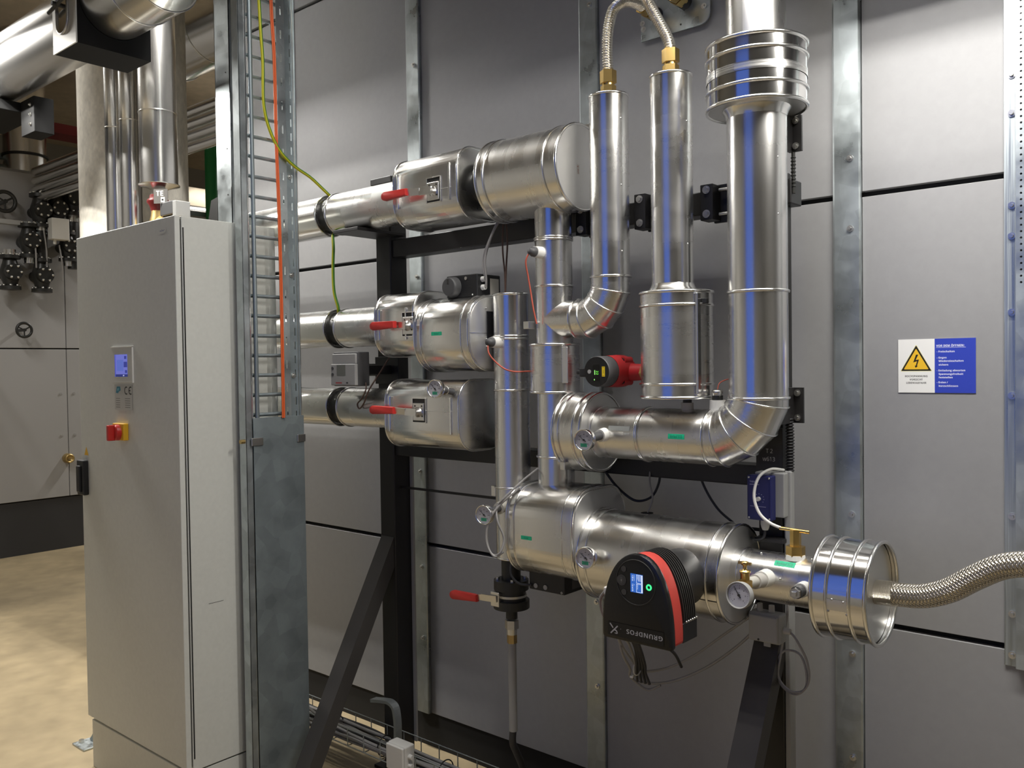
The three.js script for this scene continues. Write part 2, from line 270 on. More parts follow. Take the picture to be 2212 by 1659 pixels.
// three horizontal lines coming from the left
for (const [y, r, gap, x1, which] of [[2.28, .082, -2.842, -2.35, 'topmost'], [1.817, .077, -2.806, -2.45, 'middle'], [1.499, .077, -2.797, -2.41, 'lowest']]) {
  const t = thing('insulated_pipe', `aluminium clad horizontal pipe with dark gap, ${which} of the three leaving the cable ladder`, 'pipe', [-3.3, y, PZ], 'clad pipes');
  pipeX(-4.25, gap - .034, y, r, t); pipeX(gap + .03, x1, y, r, t);
  part('neck', cyl([gap - .05, y, PZ], [gap + .05, y, PZ], r * .86, r * .86, 40), M.castIron, t, 'dark bare neck between the jackets');
  part('end_rim', ring([gap - .034, y, PZ], 'x', r, .004), M.bead, t); part('end_rim', ring([gap + .03, y, PZ], 'x', r, .004), M.bead, t);
  for (const a of [.5, 2.2, 4]) put('rivet', rivetG, M.zinc, t, [gap, y + Math.sin(a) * r * .87, PZ + Math.cos(a) * r * .87]);
  if (which === 'topmost') beadX(-3.4, y, r, t, .003);
}
// ball valve boxes with red lever handles
const gripG = (() => { const s = new THREE.Shape(); s.moveTo(-.062, -.012); s.lineTo(.05, -.0155); s.quadraticCurveTo(.066, -.012, .066, 0); s.quadraticCurveTo(.066, .012, .05, .0155); s.lineTo(-.062, .012); s.closePath(); const g = extr(s, .012, .004); g.translate(0, 0, -.006); g.rotateY(PI); return smooth(g, .7); })();
function valveBox(label, x0, x1, y, hy, win, lev) {
  const hz = .122, r = .078, zf = PZ + hz; const t = thing('valve_box', label, 'valve box', [(x0 + x1) / 2, y - hy, PZ], 'insulating valve boxes');
  part('casing', prismX(x0, x1, y, PZ, hy, hz, r), M.alu, t);
  for (const x of [x0 + .004, x1 - .004]) part('bead', rimX(x, y, PZ, hy, hz, r, .0042), M.bead, t);
  const fy0 = y - hy + r * .75, fy1 = y + hy - r * .75;
  part('front_strip', bar(x0 + .026, x0 + .031, fy0, fy1, zf - .001, zf + .005, .001), M.bead, t); part('front_strip', bar(x1 - .042, x1 - .035, fy0, fy1, zf - .001, zf + .005, .001), M.bead, t);
  part('lap_joint', bar(win[0] + .035, x1 - .03, win[1] - .002, win[1] + .001, zf - .001, zf + .0018, .0005), M.aluCap, t);
  part('window', bar(win[0] - .032, win[0] + .032, win[1] - .042, win[1] + .042, zf - .003, zf + .0012, .0006), M.castIron, t, 'square cut-out round the valve spindle');
  for (const s of [-1, 1]) { part('window_edge', bar(win[0] + s * .033 - .0015, win[0] + s * .033 + .0015, win[1] - .043, win[1] + .043, zf - .001, zf + .005, .0005), M.bead, t); part('window_edge', bar(win[0] - .034, win[0] + .034, win[1] + s * .043 - .0015, win[1] + s * .043 + .0015, zf - .001, zf + .005, .0005), M.bead, t); }
  part('stop_plate', bar(win[0] - .028, win[0] + .028, win[1] - .036, win[1] + .026, zf, zf + .008, .002), M.zinc, t);
  for (const [a, b] of [[-.016, .016], [.018, .016], [.02, -.02]]) put('hole', holeG, M.castIron, t, [win[0] + a, win[1] + b, zf + .0085]);
  part('spindle', lathe([win[0], win[1] - .006, zf], [win[0], win[1] - .006, zf + .03], [[0, .018], [.012, .018], [.014, .012], [.026, .012], [.03, .009], [.03, 0]], 20), M.zinc, t);
  const z1 = zf + .03, [gx, gy] = lev; const lv = part('lever', [beam([win[0] + .012, win[1] - .006, z1], [win[0] - .045, win[1] - .004, z1], .026, .004), beam([win[0] - .043, win[1] - .004, z1], [gx + .05, gy, z1 + .014], .024, .004)], M.zinc, t);
  put('grip', gripG, M.red, lv, [gx, gy, z1 + .016], [0, 0, Math.atan2(win[1] - gy, win[0] - gx) * .8], 'red plastic sleeve'); return t;
}
const holeG = (() => { const g = new THREE.CylinderGeometry(.0032, .0032, .0012, 10); g.rotateX(PI / 2); return g; })();
valveBox('aluminium valve box with red lever on the topmost horizontal pipe', -2.36, -2.035, 2.287, .122, [-2.148, 2.268], [-2.298, 2.266]);
valveBox('aluminium valve box with red lever, half hidden behind the barrel with a green tag', -2.475, -2.262, 1.813, .116, [-2.285, 1.81], [-2.372, 1.808]);
valveBox('aluminium valve box with red lever and a dial thermometer on its front', -2.425, -2.045, 1.487, .123, [-2.238, 1.503], [-2.382, 1.503]);
{ // big round drum at the upper bend
  const t = thing('insulation_drum', 'large round aluminium drum on top of the pipe run, flat cap facing the hoses', 'drum', [-1.77, 2.15, PZ]);
  const x0 = -1.945, x1 = -1.612, y = 2.281, r = .135; pipeX(x0, x1, y, r, t); part('end_rim', ring([x0, y, PZ], 'x', r, .005), M.bead, t); part('end_rim', ring([x1, y, PZ], 'x', r, .005), M.bead, t);
  beadX(x0 + .034, y, r, t); beadX(x1 - .05, y, r, t, .003); part('end_cap', cyl([x1, y, PZ], [x1 + .003, y, PZ], r - .003, r - .003, 48), M.aluCap, t); part('latch', bar(x1 - .05, x1 + .004, y + r - .002, y + r + .012, PZ - .06, PZ - .045), M.zinc, t);
  part('flange', cyl([x0 - .09, y, PZ], [x0, y, PZ], .062, .062, 32), M.castIron, t, 'black flange in the gap to the valve box'); part('flange_ring', cyl([x0 - .055, y, PZ], [x0 - .03, y, PZ], .09, .09, 32), M.castIron, t); part('handwritten_mark', plane(.012, .03, [x1 + .0035, y - .01, PZ + .02], PI / 2), printMat(32, 64, (c) => { c.fillStyle = '#bdb9b2'; c.fillRect(0, 0, 32, 64); c.strokeStyle = '#7a2026'; c.lineWidth = 4; c.beginPath(); c.arc(12, 14, 3, 0, 7); c.moveTo(10, 30); c.quadraticCurveTo(24, 34, 14, 44); c.lineTo(22, 60); c.stroke(); }, { metalness: .6 }), t);
}
{ // rounded barrel on the middle line
  const t = thing('mixing_valve_barrel', 'rounded aluminium barrel with a green tag under the black actuator', 'barrel', [-2.115, 1.64, PZ]);
  const x0 = -2.25, x1 = -1.985, y = 1.769, hy = .129, hz = .135, r = .105; part('casing', prismX(x0, x1, y, PZ, hy, hz, r), M.alu, t);
  for (const x of [x0 + .003, x1 - .003, x0 + .034, x1 - .036]) part('bead', rimX(x, y, PZ, hy, hz, r, .004), M.bead, t);
  part('end_cap', prismX(x1 - .001, x1 + .003, y, PZ, hy - .006, hz - .006, r - .004, .001), M.aluCap, t); part('cap_joint', bar(x1 + .002, x1 + .005, y - .001, y + .001, PZ - .05, PZ + hz - .004, .0004), M.bead, t);
  part('cap_slot', bar(x1 + .001, x1 + .006, y - .04, y + .075, PZ + .0, PZ + .045, .001), M.black, t); for (const dy of [.085, -.02, -.045]) put('rivet', rivetG, M.zinc, t, [x1 + .006, y + dy, PZ + .05]);
  part('name_tag', plane(.05, .0125, [-2.135, 1.771, PZ + hz + .0008]), GREEN('Rücklauf', 30), t, 'green printed tag');
}
// stadium casing at the foot of the second riser
{ const t = thing('valve_casing', 'rounded square aluminium casing with a green tag at the foot of a riser', 'casing', [-1.69, .98, PZ]);
  const x0 = -1.822, x1 = -1.556, y = 1.127, hy = .144, hz = .145, r = .10; part('casing', prismX(x0, x1, y, PZ, hy, hz, r), M.alu, t);
  for (const x of [x0 + .003, x1 - .003]) part('bead', rimX(x, y, PZ, hy, hz, r, .0048), M.bead, t); for (const x of [x0 + .032, x1 - .042]) part('bead', rimX(x, y, PZ, hy, hz, r, .003), M.bead, t);
  part('end_cap', prismX(x1 - .001, x1 + .003, y, PZ, hy - .006, hz - .006, r - .004, .001), M.aluCap, t);
  part('name_tag', plane(.043, .012, [-1.737, 1.113, PZ + hz + .0008]), GREEN('Vorlauf', 32), t, 'green printed tag');
}
// risers
{ const t = thing('insulated_riser', 'slim vertical clad pipe beside the tagged barrel, dial thermometer near its foot', 'pipe', [-1.91, 1.0, PZ], 'clad risers'); const x = -1.912, r = .0605;
  pipeY(1.005, 1.897, x, r, t); for (const y of [1.757, 1.748, 1.575, 1.246]) beadY(y, x, r, t, .0038); part('end_rim', ring([x, 1.897, PZ], 'y', r - .002, .005), M.bead, t); part('end_rim', ring([x, 1.005, PZ], 'y', r - .002, .004), M.bead, t);
  part('clip', bar(x - .075, x - .055, 1.21, 1.245, PZ + .02, PZ + .03), M.zinc, t); for (const y of [1.70, 1.67, 1.60]) put('rivet', rivetG, M.zinc, t, [x - .02, y, PZ + r * .95]); }
{ const t = thing('insulated_riser', 'vertical clad pipe below the large drum with a wider sleeve and a side branch', 'pipe', [-1.725, 1.25, PZ], 'clad risers'); const x = -1.726, r = .0605;
  pipeY(1.24, 2.2, x, r, t); for (const y of [2.068, 2.061, 1.912, 1.36]) beadY(y, x, r, t, .004);
  const sl = part('sleeve', cyl([x, 1.57, PZ], [x, 1.723, PZ], .081, .081, 56), M.alu, t); part('end_rim', ring([x, 1.723, PZ], 'y', .08, .005), M.bead, t); part('end_rim', ring([x, 1.57, PZ], 'y', .08, .0045), M.bead, t);
  part('sleeve_strap', bar(x + .066, x + .088, 1.60, 1.715, PZ + .045, PZ + .05), M.aluCap, t);
  part('strap_latch', bar(x - .07, x - .045, 1.775, 1.80, PZ + .045, PZ + .075), M.zinc, t); }
{ const t = thing('insulated_riser', 'vertical clad pipe with mitred bend at its foot and brass fitting on top', 'pipe', [-1.505, 1.75, PZ], 'clad risers'); const x = -1.505, r = .0605, y0 = 1.802, R = .105;
  const bx = -1.726; const pts = [[bx + .002, y0, PZ], [x - R, y0, PZ], [x - R * .72, y0 + .0, PZ]];
  const arc = [[bx + .004, y0, PZ]]; for (const a of [11, 34, 56, 79]) { const q = a * PI / 180; arc.push([x - R + Math.sin(q) * R / Math.cos(11 * PI / 180) * .98, y0 + R - Math.cos(q) * R / Math.cos(11 * PI / 180) * .98, PZ]); } arc.push([x, y0 + R + .004, PZ]);
  arc[1][1] = y0; arc[4][0] = x; const m = mitre(arc, r); m.segs.forEach(g => part('elbow_segment', g, M.alu, t)); m.seams.forEach(g => part('mitre_seam', g, M.bead, t));
  part('bead', ring([x - R - .015, y0, PZ], 'x', r + .001, .004), M.bead, t);
  pipeY(y0 + R, 2.478, x, r, t); beadY(1.926, x, r, t); part('end_rim', ring([x, 2.478, PZ], 'y', r - .001, .0045), M.bead, t); for (const y of [2.4, 2.2, 2.0]) put('rivet', rivetG, M.zinc, t, [x + r * .93, y, PZ + .02]);
  brassTop(t, x, 2.478); }
{ const t = thing('insulated_riser', 'vertical clad pipe standing on a wide drum, brass fitting on top', 'pipe', [-1.285, 1.55, PZ], 'clad risers'); const x = -1.287, r = .061;
  pipeY(1.87, 2.49, x, r, t); part('end_rim', ring([x, 2.49, PZ], 'y', r - .001, .0045), M.bead, t); brassTop(t, x, 2.49); part('collar', lathe([x, 1.862, PZ], [x, 1.89, PZ], [[0, r + .012], [.012, r + .008], [.018, r + .004], [.028, r]], 48), M.bead, t);
  const dx = -1.276, R = .1045; part('drum', cyl([dx, 1.56, PZ], [dx, 1.862, PZ], R, R, 64), M.alu, t); for (const y of [1.862, 1.56]) part('end_rim', ring([dx, y, PZ], 'y', R, .005), M.bead, t); for (const y of [1.824, 1.598]) part('bead', ring([dx, y, PZ], 'y', R + .001, .0045), M.bead, t);
  part('lap_strip', bar(dx + .092, dx + .1, 1.57, 1.855, PZ + .038, PZ + .058, .002), M.bead, t); part('latch', bar(dx + .1, dx + .115, 1.825, 1.84, PZ + .02, PZ + .035), M.black, t);
  part('nipple', cyl([-1.243, 1.515, PZ], [-1.243, 1.56, PZ], .013, .013, 16), M.black, t); part('nipple_sleeve', cyl([-1.243, 1.518, PZ], [-1.243, 1.543, PZ], .018, .018, 16), M.insul, t); for (const y of [2.35, 2.0]) put('rivet', rivetG, M.zinc, t, [x + r * .95, y, PZ + .015]); }
function brassTop(t, x, y) { part('brass_nut', hexnut([x, y, PZ], [x, y + .034, PZ], .024), M.brass, t, 'brass hexagon'); part('brass_union', cyl([x, y + .03, PZ], [x, y + .05, PZ], .019, .019, 20), M.brass, t); part('brass_nut', hexnut([x, y + .042, PZ], [x, y + .08, PZ], .0255), M.brass, t, 'brass hexagon'); }
{ // widest riser, flanged drum up high, mitred bend into the flow pipe
  const t = thing('insulated_riser', 'widest vertical clad pipe with a flanged drum high up and a mitred bend below', 'pipe', [-1.025, 1.37, PZ], 'clad risers'); const x = -1.024, r = .0795, y0 = 1.446, R = .13;
  pipeY(y0 + R, 4.6, x, r, t); for (const y of [1.849, 1.56]) beadY(y, x, r, t, .0045);
  const arc = [[x - R - .02, y0, PZ]]; for (const a of [11, 34, 56, 79]) { const q = a * PI / 180; arc.push([x - R + Math.sin(q) * R / Math.cos(11 * PI / 180) * .98, y0 + R - Math.cos(q) * R / Math.cos(11 * PI / 180) * .98, PZ]); } arc.push([x, y0 + R + .004, PZ]);
  arc[1][1] = y0; arc[4][0] = x; const m = mitre(arc, r); m.segs.forEach(g => part('elbow_segment', g, M.alu, t)); m.seams.forEach(g => part('mitre_seam', g, M.bead, t));
  const dr = .1315, ya = 2.343, yb = 2.508; const d = part('drum', cyl([x, ya, PZ], [x, yb, PZ], dr, dr, 72), M.aluBright, t);
  part('drum_floor', cyl([x, ya - .001, PZ], [x, ya + .002, PZ], dr - .003, dr - .003, 48), M.aluCap, t); for (const y of [ya, yb]) part('end_rim', ring([x, y, PZ], 'y', dr, .0055), M.bead, t); for (const y of [2.385, 2.472]) part('bead', ring([x, y, PZ], 'y', dr + .001, .0048), M.bead, t);
  part('closing_strap', cyl([x, 2.414, PZ], [x, 2.436, PZ], dr + .0015, dr + .0015, 72, true), M.alu, t); part('lap_strip', bar(x - .062, x - .056, ya, yb, PZ + dr - .02, PZ + dr - .012, .001), M.bead, t);
  part('collar', lathe([x, 2.318, PZ], [x, 2.343, PZ], [[0, r], [.012, r + .004], [.02, r + .01], [.025, r + .012]], 48), M.bead, t); for (const y of [2.68, 2.2, 2.05]) put('rivet', rivetG, M.zinc, t, [x + r * .9, y, PZ + .03]);
}
{ const t = thing('insulated_pipe', 'horizontal clad flow pipe with green tag and a flanged drum at its end', 'pipe', [-1.35, 1.37, PZ], 'clad pipes'); const y = 1.446, r = .079;
  pipeX(-1.58, -1.15, y, r, t); beadX(-1.37, y, r, t); beadX(-1.376, y, r, t, .003); beadX(-1.158, y, r, t); beadX(-1.535, y, r, t, .0022);
  part('drum', cyl([-1.648, y, PZ], [-1.545, y, PZ], .1215, .1215, 64), M.alu, t); for (const x of [-1.648, -1.545]) part('end_rim', ring([x, y, PZ], 'x', .1215, .005), M.bead, t); for (const x of [-1.625, -1.572]) part('bead', ring([x, y, PZ], 'x', .1225, .0035), M.bead, t);
  part('end_cap', cyl([-1.546, y, PZ], [-1.5435, y, PZ], .119, .119, 48), M.aluCap, t); part('latch', bar(-1.635, -1.615, y - .115, y - .09, PZ + .07, PZ + .1), M.zinc, t);
  part('name_tag', patchX(-1.236, y, PZ, r + .0008, .055, .052, .0145), GREEN('Vorlauf ECO', 36), t, 'green printed tag'); part('clear_tag_window', patchX(-1.43, y, PZ, r + .0006, .26, .075, .014), S({ color: lin(.5, .52, .5), roughness: .3, metalness: .6 }), t);
  part('lap_joint', patchX(-1.45, y, PZ, r + .0012, .13, .17, .004), M.bead, t); part('vent_collar', cyl([-1.147, 1.515, PZ], [-1.147, 1.552, PZ], .0235, .022, 20), M.white, t, 'frayed pale insulation round the vent'); part('vent', cyl([-1.147, 1.545, PZ], [-1.147, 1.565, PZ], .0155, .0155, 16), M.castIron, t); part('vent_cap', lathe([-1.147, 1.562, PZ], [-1.147, 1.582, PZ], [[0, .014], [.008, .014], [.01, .017], [.016, .017], [.02, .011], [.02, 0]], 16), M.zinc, t);
}
// lower run: drum, return pipe, bright end drum
{ const t = thing('pump_drum', 'long round aluminium drum carrying the black circulation pump', 'drum', [-1.31, .93, PZ]); const y = 1.067, r = .137, x0 = -1.548, x1 = -1.085;
  pipeX(x0, x1, y, r, t); for (const x of [x0, x1]) part('end_rim', ring([x, y, PZ], 'x', r, .005), M.bead, t); for (const x of [x0 + .03, x1 - .035]) beadX(x, y, r, t, .0035); part('end_cap', cyl([x1 - .001, y, PZ], [x1 + .002, y, PZ], r - .003, r - .003, 48), M.aluCap, t);
  part('cable_hole', cyl([-1.395, y + .136, PZ - .02], [-1.395, y + .1375, PZ - .02], .019, .019, 20), M.black, t); part('lap_joint', bar(-1.19, x1, y - .055, y - .052, PZ + .122, PZ + .127, .0005), M.bead, t); put('rivet', rivetG, M.zinc, t, [-1.16, 1.11, PZ + .133]); }
{ const t = thing('insulated_pipe', 'short clad return pipe with green tag between the pump drum and the bright end drum', 'pipe', [-.95, 1.0, PZ], 'clad pipes'); const y = 1.073, r = .0675;
  pipeX(-1.09, -.83, y, r, t); beadX(-1.062, y, r, t, .0032); part('name_tag', patchX(-.934, y, PZ, r + .0008, .84, .056, .0165), GREEN('Rücklauf ECO', 34), t, 'green printed tag'); part('lap_joint', patchX(-.955, y, PZ, r + .001, .06, .19, .008), M.aluCap, t);
  for (const [x, a] of [[-1.047, .25], [-.938, .22], [-.855, .2], [-1.01, 1.25], [-.945, 1.45], [-.84, 1.2], [-.872, 1.3]]) put('rivet', rivetG, M.zinc, t, [x, y + Math.sin(a) * (r + .001), PZ + Math.cos(a) * (r + .001)]); }
{ const t = thing('end_drum', 'bright round aluminium drum where the braided hose leaves the return pipe', 'drum', [-.765, .945, PZ]); const y = 1.073, r = .128, x0 = -.834, x1 = -.702;
  part('shell', cyl([x0, y, PZ], [x1, y, PZ], r, r, 72, true), new THREE.MeshStandardMaterial({ color: lin(.84, .83, .81), metalness: 1, roughness: .13, side: THREE.DoubleSide }), t); for (const x of [x0, x1]) part('end_rim', ring([x, y, PZ], 'x', r, .0055), M.bead, t); for (const x of [x0 + .038, x1 - .038]) beadX(x, y, r, t, .0045);
  part('end_cap', cyl([x0 + .001, y, PZ], [x0 + .004, y, PZ], r - .003, r - .003, 48), M.aluCap, t); part('end_cap', cyl([x1 - .016, y, PZ], [x1 - .013, y, PZ], r - .002, r - .002, 48), M.aluCap, t);
  part('strap', patchX(-.768, y, PZ, r + .0016, -.1, .05, .028), M.aluCap, t); for (const [x, a] of [[-.79, -.24], [-.745, -.26], [-.78, .0], [-.752, -.02]]) put('smudge_rivet', rivetG, M.steel, t, [x, y + Math.sin(a) * r, PZ + Math.cos(a) * r]); }
{ const t = thing('braided_hose', 'thick stainless braided hose leaving the bright end drum', 'hose', [-.70, 1.04, PZ]);
  part('braid', sweep([[-.715, 1.075, PZ], [-.66, 1.077, PZ], [-.60, 1.085, .365], [-.545, 1.108, .372], [-.485, 1.150, .38], [-.43, 1.184, .39], [-.38, 1.20, .40], [-.28, 1.215, .41], [-.1, 1.2, .42]], () => .0292, 120, 24), M.braid, t);
  part('ferrule', cyl([-.716, 1.075, PZ], [-.672, 1.077, PZ], .0305, .0305, 28), M.braid, t); }
// corrugated stainless hoses on the two capped risers, wall plate with brass unions
{ const t = thing('wall_plate', 'galvanised plate with rounded corner screwed to the wall behind the corrugated hoses', 'plate', [-1.47, 2.76, .02]);
  const s = new THREE.Shape(); s.moveTo(-1.597, 2.762); s.lineTo(-1.375, 2.762); s.quadraticCurveTo(-1.338, 2.764, -1.336, 2.80); s.lineTo(-1.336, 3.06); s.lineTo(-1.597, 3.06); s.closePath(); const g = extr(s, .004, .001); g.translate(0, 0, .014); planarUV(g, 3); part('plate', g, M.galv, t); part('spacer', box(-1.59, -1.56, 2.78, 3.05, .0, .014), M.galv, t); part('spacer', box(-1.39, -1.36, 2.80, 3.05, 0, .014), M.galv, t);
  for (const [x, y] of [[-1.589, 2.822], [-1.586, 2.802], [-1.505, 2.782], [-1.357, 2.818]]) put('screw', boltG, M.zinc, t, [x, y, .021], null); put('hole', holeG, M.castIron, t, [-1.443, 2.782, .0195]);
  for (const [x, y] of [[-1.535, 2.838], [-1.425, 2.85]]) { part('union_collar', cyl([x, y, .018], [x, y, .05], .024, .024, 20), M.castIron, t); part('brass_nut', hexnut([x, y, .045], [x, y, .08], .0265), M.brass, t, 'brass hexagon'); part('brass_nut', hexnut([x, y, .083], [x, y, .115], .0245), M.brass, t, 'brass hexagon'); } }
const corr = (s) => .0148 + .0028 * Math.sin(s / .008 * 2 * PI);
single('corrugated_hose', sweep([[-1.505, 2.555, PZ], [-1.508, 2.62, PZ], [-1.508, 2.69, .352], [-1.506, 2.75, .33], [-1.508, 2.79, .28], [-1.515, 2.815, .22], [-1.525, 2.83, .16], [-1.534, 2.838, .11]], corr, 420, 14), M.hose, 'corrugated steel hose arching from the bent riser to the wall plate', 'hose', 'corrugated hoses');
single('corrugated_hose', sweep([[-1.287, 2.567, PZ], [-1.294, 2.60, PZ], [-1.316, 2.645, .36], [-1.347, 2.70, .357], [-1.372, 2.75, .35], [-1.39, 2.81, .325], [-1.405, 2.87, .27], [-1.415, 2.88, .2], [-1.422, 2.862, .15], [-1.425, 2.85, .11]], corr, 460, 14), M.hose, 'corrugated steel hose slanting up from the riser on the wide drum', 'hose', 'corrugated hoses');

// ---------------------------------------------------------------- black support frame
{ const t = thing('support_frame', 'black welded steel frame carrying the pipework', 'frame', [-1.87, 0, .2]); const B = M.blackSteel;
  part('post', bar(-2.735, -2.645, 0, 2.42, .155, .245, .006), B, t); part('post', bar(-1.082, -1.008, 0, 2.2, .165, .24, .006), B, t); part('rail', bar(-1.008, -.993, 0, 1.33, .195, .235, .003), M.greyPlastic, t, 'slim galvanised upright behind the post'); part('rail', bar(-2.645, -2.63, .1, 1.5, .15, .16, .001), M.greyPlastic, t);
  part('beam', bar(-2.65, -.98, 2.102, 2.172, .16, .235, .004), B, t); part('beam', bar(-2.65, -1.08, 1.298, 1.358, .16, .235, .004), B, t); part('beam', bar(-2.93, -2.73, 1.622, 1.675, .165, .225, .004), B, t);
  part('post_cap', bar(-2.745, -2.62, 2.40, 2.425, .15, .26, .003), B, t); part('cradle', bar(-2.75, -2.60, 2.185, 2.198, .2, .45, .002), B, t); part('plate', bar(-2.74, -2.60, 1.59, 1.70, .245, .255, .002), B, t); part('plate', bar(-1.085, -1.005, 1.34, 1.47, .241, .248, .002), B, t);
  part('brace', beam([-2.69, .95, .22], [-2.69, .04, .72], .075, .06), M.braceSteel, t, 'grey-black diagonal brace'); part('brace', beam([-1.045, .86, .24], [-1.045, .02, .72], .075, .06), M.braceSteel, t, 'grey-black diagonal brace'); part('foot', bar(-2.74, -2.64, 0, .012, .6, .80, .002), B, t); part('foot', bar(-1.1, -.99, 0, .012, .6, .80, .002), B, t);
  part('foot', bar(-2.76, -2.62, 0, .012, .12, .28, .002), B, t); part('foot', bar(-1.11, -.98, 0, .012, .12, .28, .002), B, t); part('stay', bar(-2.65, -1.08, 1.16, 1.17, .20, .205, .001), B, t); part('bracket', bar(-1.075, -.99, 1.148, 1.16, .2, .285, .002), B, t);
  part('chalk_writing', plane(.06, .05, [-1.045, 1.392, .2485]), printMat(128, 104, (c) => { c.fillStyle = '#1c1a1a'; c.fillRect(0, 0, 128, 104); c.strokeStyle = '#b9b6b2'; c.lineWidth = 3; c.font = '34px sans-serif'; c.fillStyle = '#b9b6b2'; c.fillText('T 2', 44, 40); c.fillText('w613', 22, 88); }), t, 'white hand-written mark on the plate');
}
// pipe clamp brackets with bolts behind the risers
const hexBolt = (() => { const g = new THREE.CylinderGeometry(.0085, .0085, .008, 6); g.rotateX(PI / 2); const w = new THREE.CylinderGeometry(.012, .012, .002, 16); w.rotateX(PI / 2); w.translate(0, 0, -.004); return mergeAll([g, w]); })();
[[-1.63, 2.075, 2.18, 'riser below the large drum'], [-1.405, 2.07, 2.185, 'bent riser'], [-1.178, 2.07, 2.182, 'riser on the wide drum']].forEach(([x, y0, y1, w]) => {
  const t = thing('pipe_clamp', `black steel clamp bracket with two bolts, right of the ${w}`, 'clamp', [x, y0, .24], 'pipe clamps'); part('plate', bar(x - .032, x + .032, y0, y1, .24, .25, .002), M.blackSteel, t); part('lug', bar(x - .05, x - .01, y0 + .004, y1 - .004, .25, .30, .002), M.blackSteel, t); part('lug', bar(x + .012, x + .04, y0 + .012, y1 + .005, .215, .24, .002), M.blackSteel, t);
  for (const y of [y0 + .022, y1 - .02]) { put('bolt', hexBolt, M.zinc, t, [x - .03, y, .305]); part('stud', cyl([x - .004, y, .27], [x + .03, y, .27], .005, .005, 10), M.zinc, t); } });
[[2.245, 2.345, 'below the flanged drum of the widest riser'], [1.485, 1.585, 'beside the mitred bend of the widest riser']].forEach(([y0, y1, w]) => {
  const t = thing('pipe_clamp', `black angle clamp with two bolts ${w}`, 'clamp', [-.965, y0, .2], 'pipe clamps'); part('plate', bar(-.985, -.952, y0, y1, .22, .228, .001), M.blackSteel, t); part('lug', bar(-.99, -.978, y0, y1, .22, .32, .001), M.blackSteel, t); for (const y of [y0 + .015, y1 - .015]) put('bolt', boltG, M.zinc, t, [-.968, y, .231]); part('arm', bar(-1.03, -.98, (y0 + y1) / 2 - .012, (y0 + y1) / 2 + .012, .2, .225, .001), M.blackSteel, t); if (y0 > 2) part('threaded_rod', [cyl([-.978, 2.13, .224], [-.978, 2.245, .224], .0055, .0055, 10)].concat([...Array(9)].map((_, k) => ring([-.978, 2.15 + k * .01, .224], 'y', .0058, .0018, 14))), M.castIron, t); });

// ---------------------------------------------------------------- gauges
function dial(green, press) { return printMat(256, 256, (c, w) => { c.fillStyle = press ? '#d4d3d8' : '#c9c8cb'; c.fillRect(0, 0, w, w); c.translate(128, 128); c.strokeStyle = '#222'; c.fillStyle = '#222'; c.lineWidth = 3; c.font = 'bold 22px sans-serif'; c.textAlign = 'center'; c.textBaseline = 'middle';
  for (let k = 0; k <= 24; k++) { const a = (135 + k * 270 / 24) * PI / 180; const r0 = k % 4 ? 100 : 92; c.beginPath(); c.moveTo(Math.cos(a) * r0, Math.sin(a) * r0); c.lineTo(Math.cos(a) * 108, Math.sin(a) * 108); c.stroke(); if (k % 4 === 0) c.fillText(press ? String(k / 4) : String(k * 5), Math.cos(a) * 74, Math.sin(a) * 74); }
  c.font = '16px sans-serif'; c.fillText(press ? 'bar' : '°C', 0, -30); if (green) { c.fillStyle = '#12a078'; c.fillRect(-56, 46, 100, 48); c.fillStyle = '#0a4638'; c.font = '17px sans-serif'; c.fillText(green, -6, 64); c.fillText('Temp.', -6, 82); } }, { roughness: .35 }); }
const glassM = new THREE.MeshPhysicalMaterial({ color: 0xffffff, transmission: 1, thickness: 0, roughness: .03, ior: 1.5 });
function gauge(label, p, r, ry, rx, mat, needle, stem, dark) {
  const t = thing(dark ? 'pressure_gauge' : 'dial_thermometer', label, 'gauge', p, 'round dial gauges'); const grp = (g) => { g.rotateX(rx); g.rotateY(ry); g.translate(...p); return g; };
  const L = (prof) => { const g = new THREE.LatheGeometry(prof.map(q => new THREE.Vector2(Math.max(q[1], 1e-5), q[0])), 40); g.rotateX(PI / 2); return grp(g); };
  part('case', L([[-.018, 0], [-.018, r * .8], [-.012, r * .98], [.004, r], [.008, r * .97]]), dark ? M.greyPlastic : M.zinc, t); part('bezel', L([[.0, r * 1.02], [.008, r * 1.02], [.0095, r * .97], [.007, r * .9], [.003, r * .88]]), dark ? M.greyPlastic : M.aluBright, t);
  const f = new THREE.CircleGeometry(r * .9, 40); f.translate(0, 0, .0035); part('dial', grp(f), mat, t, 'pale printed dial');
  const nd = new THREE.Shape(); nd.moveTo(-.0016, -r * .25); nd.lineTo(.0016, -r * .25); nd.lineTo(.0009, r * .1); nd.lineTo(.0002, r * .78); nd.lineTo(-.0002, r * .78); nd.lineTo(-.0009, r * .1); nd.closePath(); const ng = extr(nd, .0008); ng.rotateZ(needle); ng.translate(0, 0, .0045); const hub = new THREE.CylinderGeometry(r * .1, r * .1, .002, 14); hub.rotateX(PI / 2); hub.translate(0, 0, .005); part('needle', [grp(ng), grp(hub)], M.black, t);
  const gl = new THREE.CircleGeometry(r * .92, 32); gl.translate(0, 0, .0078); part('glass', grp(gl), glassM, t); if (stem) stem(t); return t; }
gauge('dial thermometer with green sticker on the flow pipe drum', [-1.485, 1.437, .535], .0315, .06, .03, dial('Vorlauf'), .95, t => { part('stem', cyl([-1.485, 1.438, .52], [-1.482, 1.446, .445], .013, .013, 16), M.dkPlastic, t); part('collar', cyl([-1.482, 1.446, .434], [-1.483, 1.444, .46], .021, .019, 18), M.white, t); });
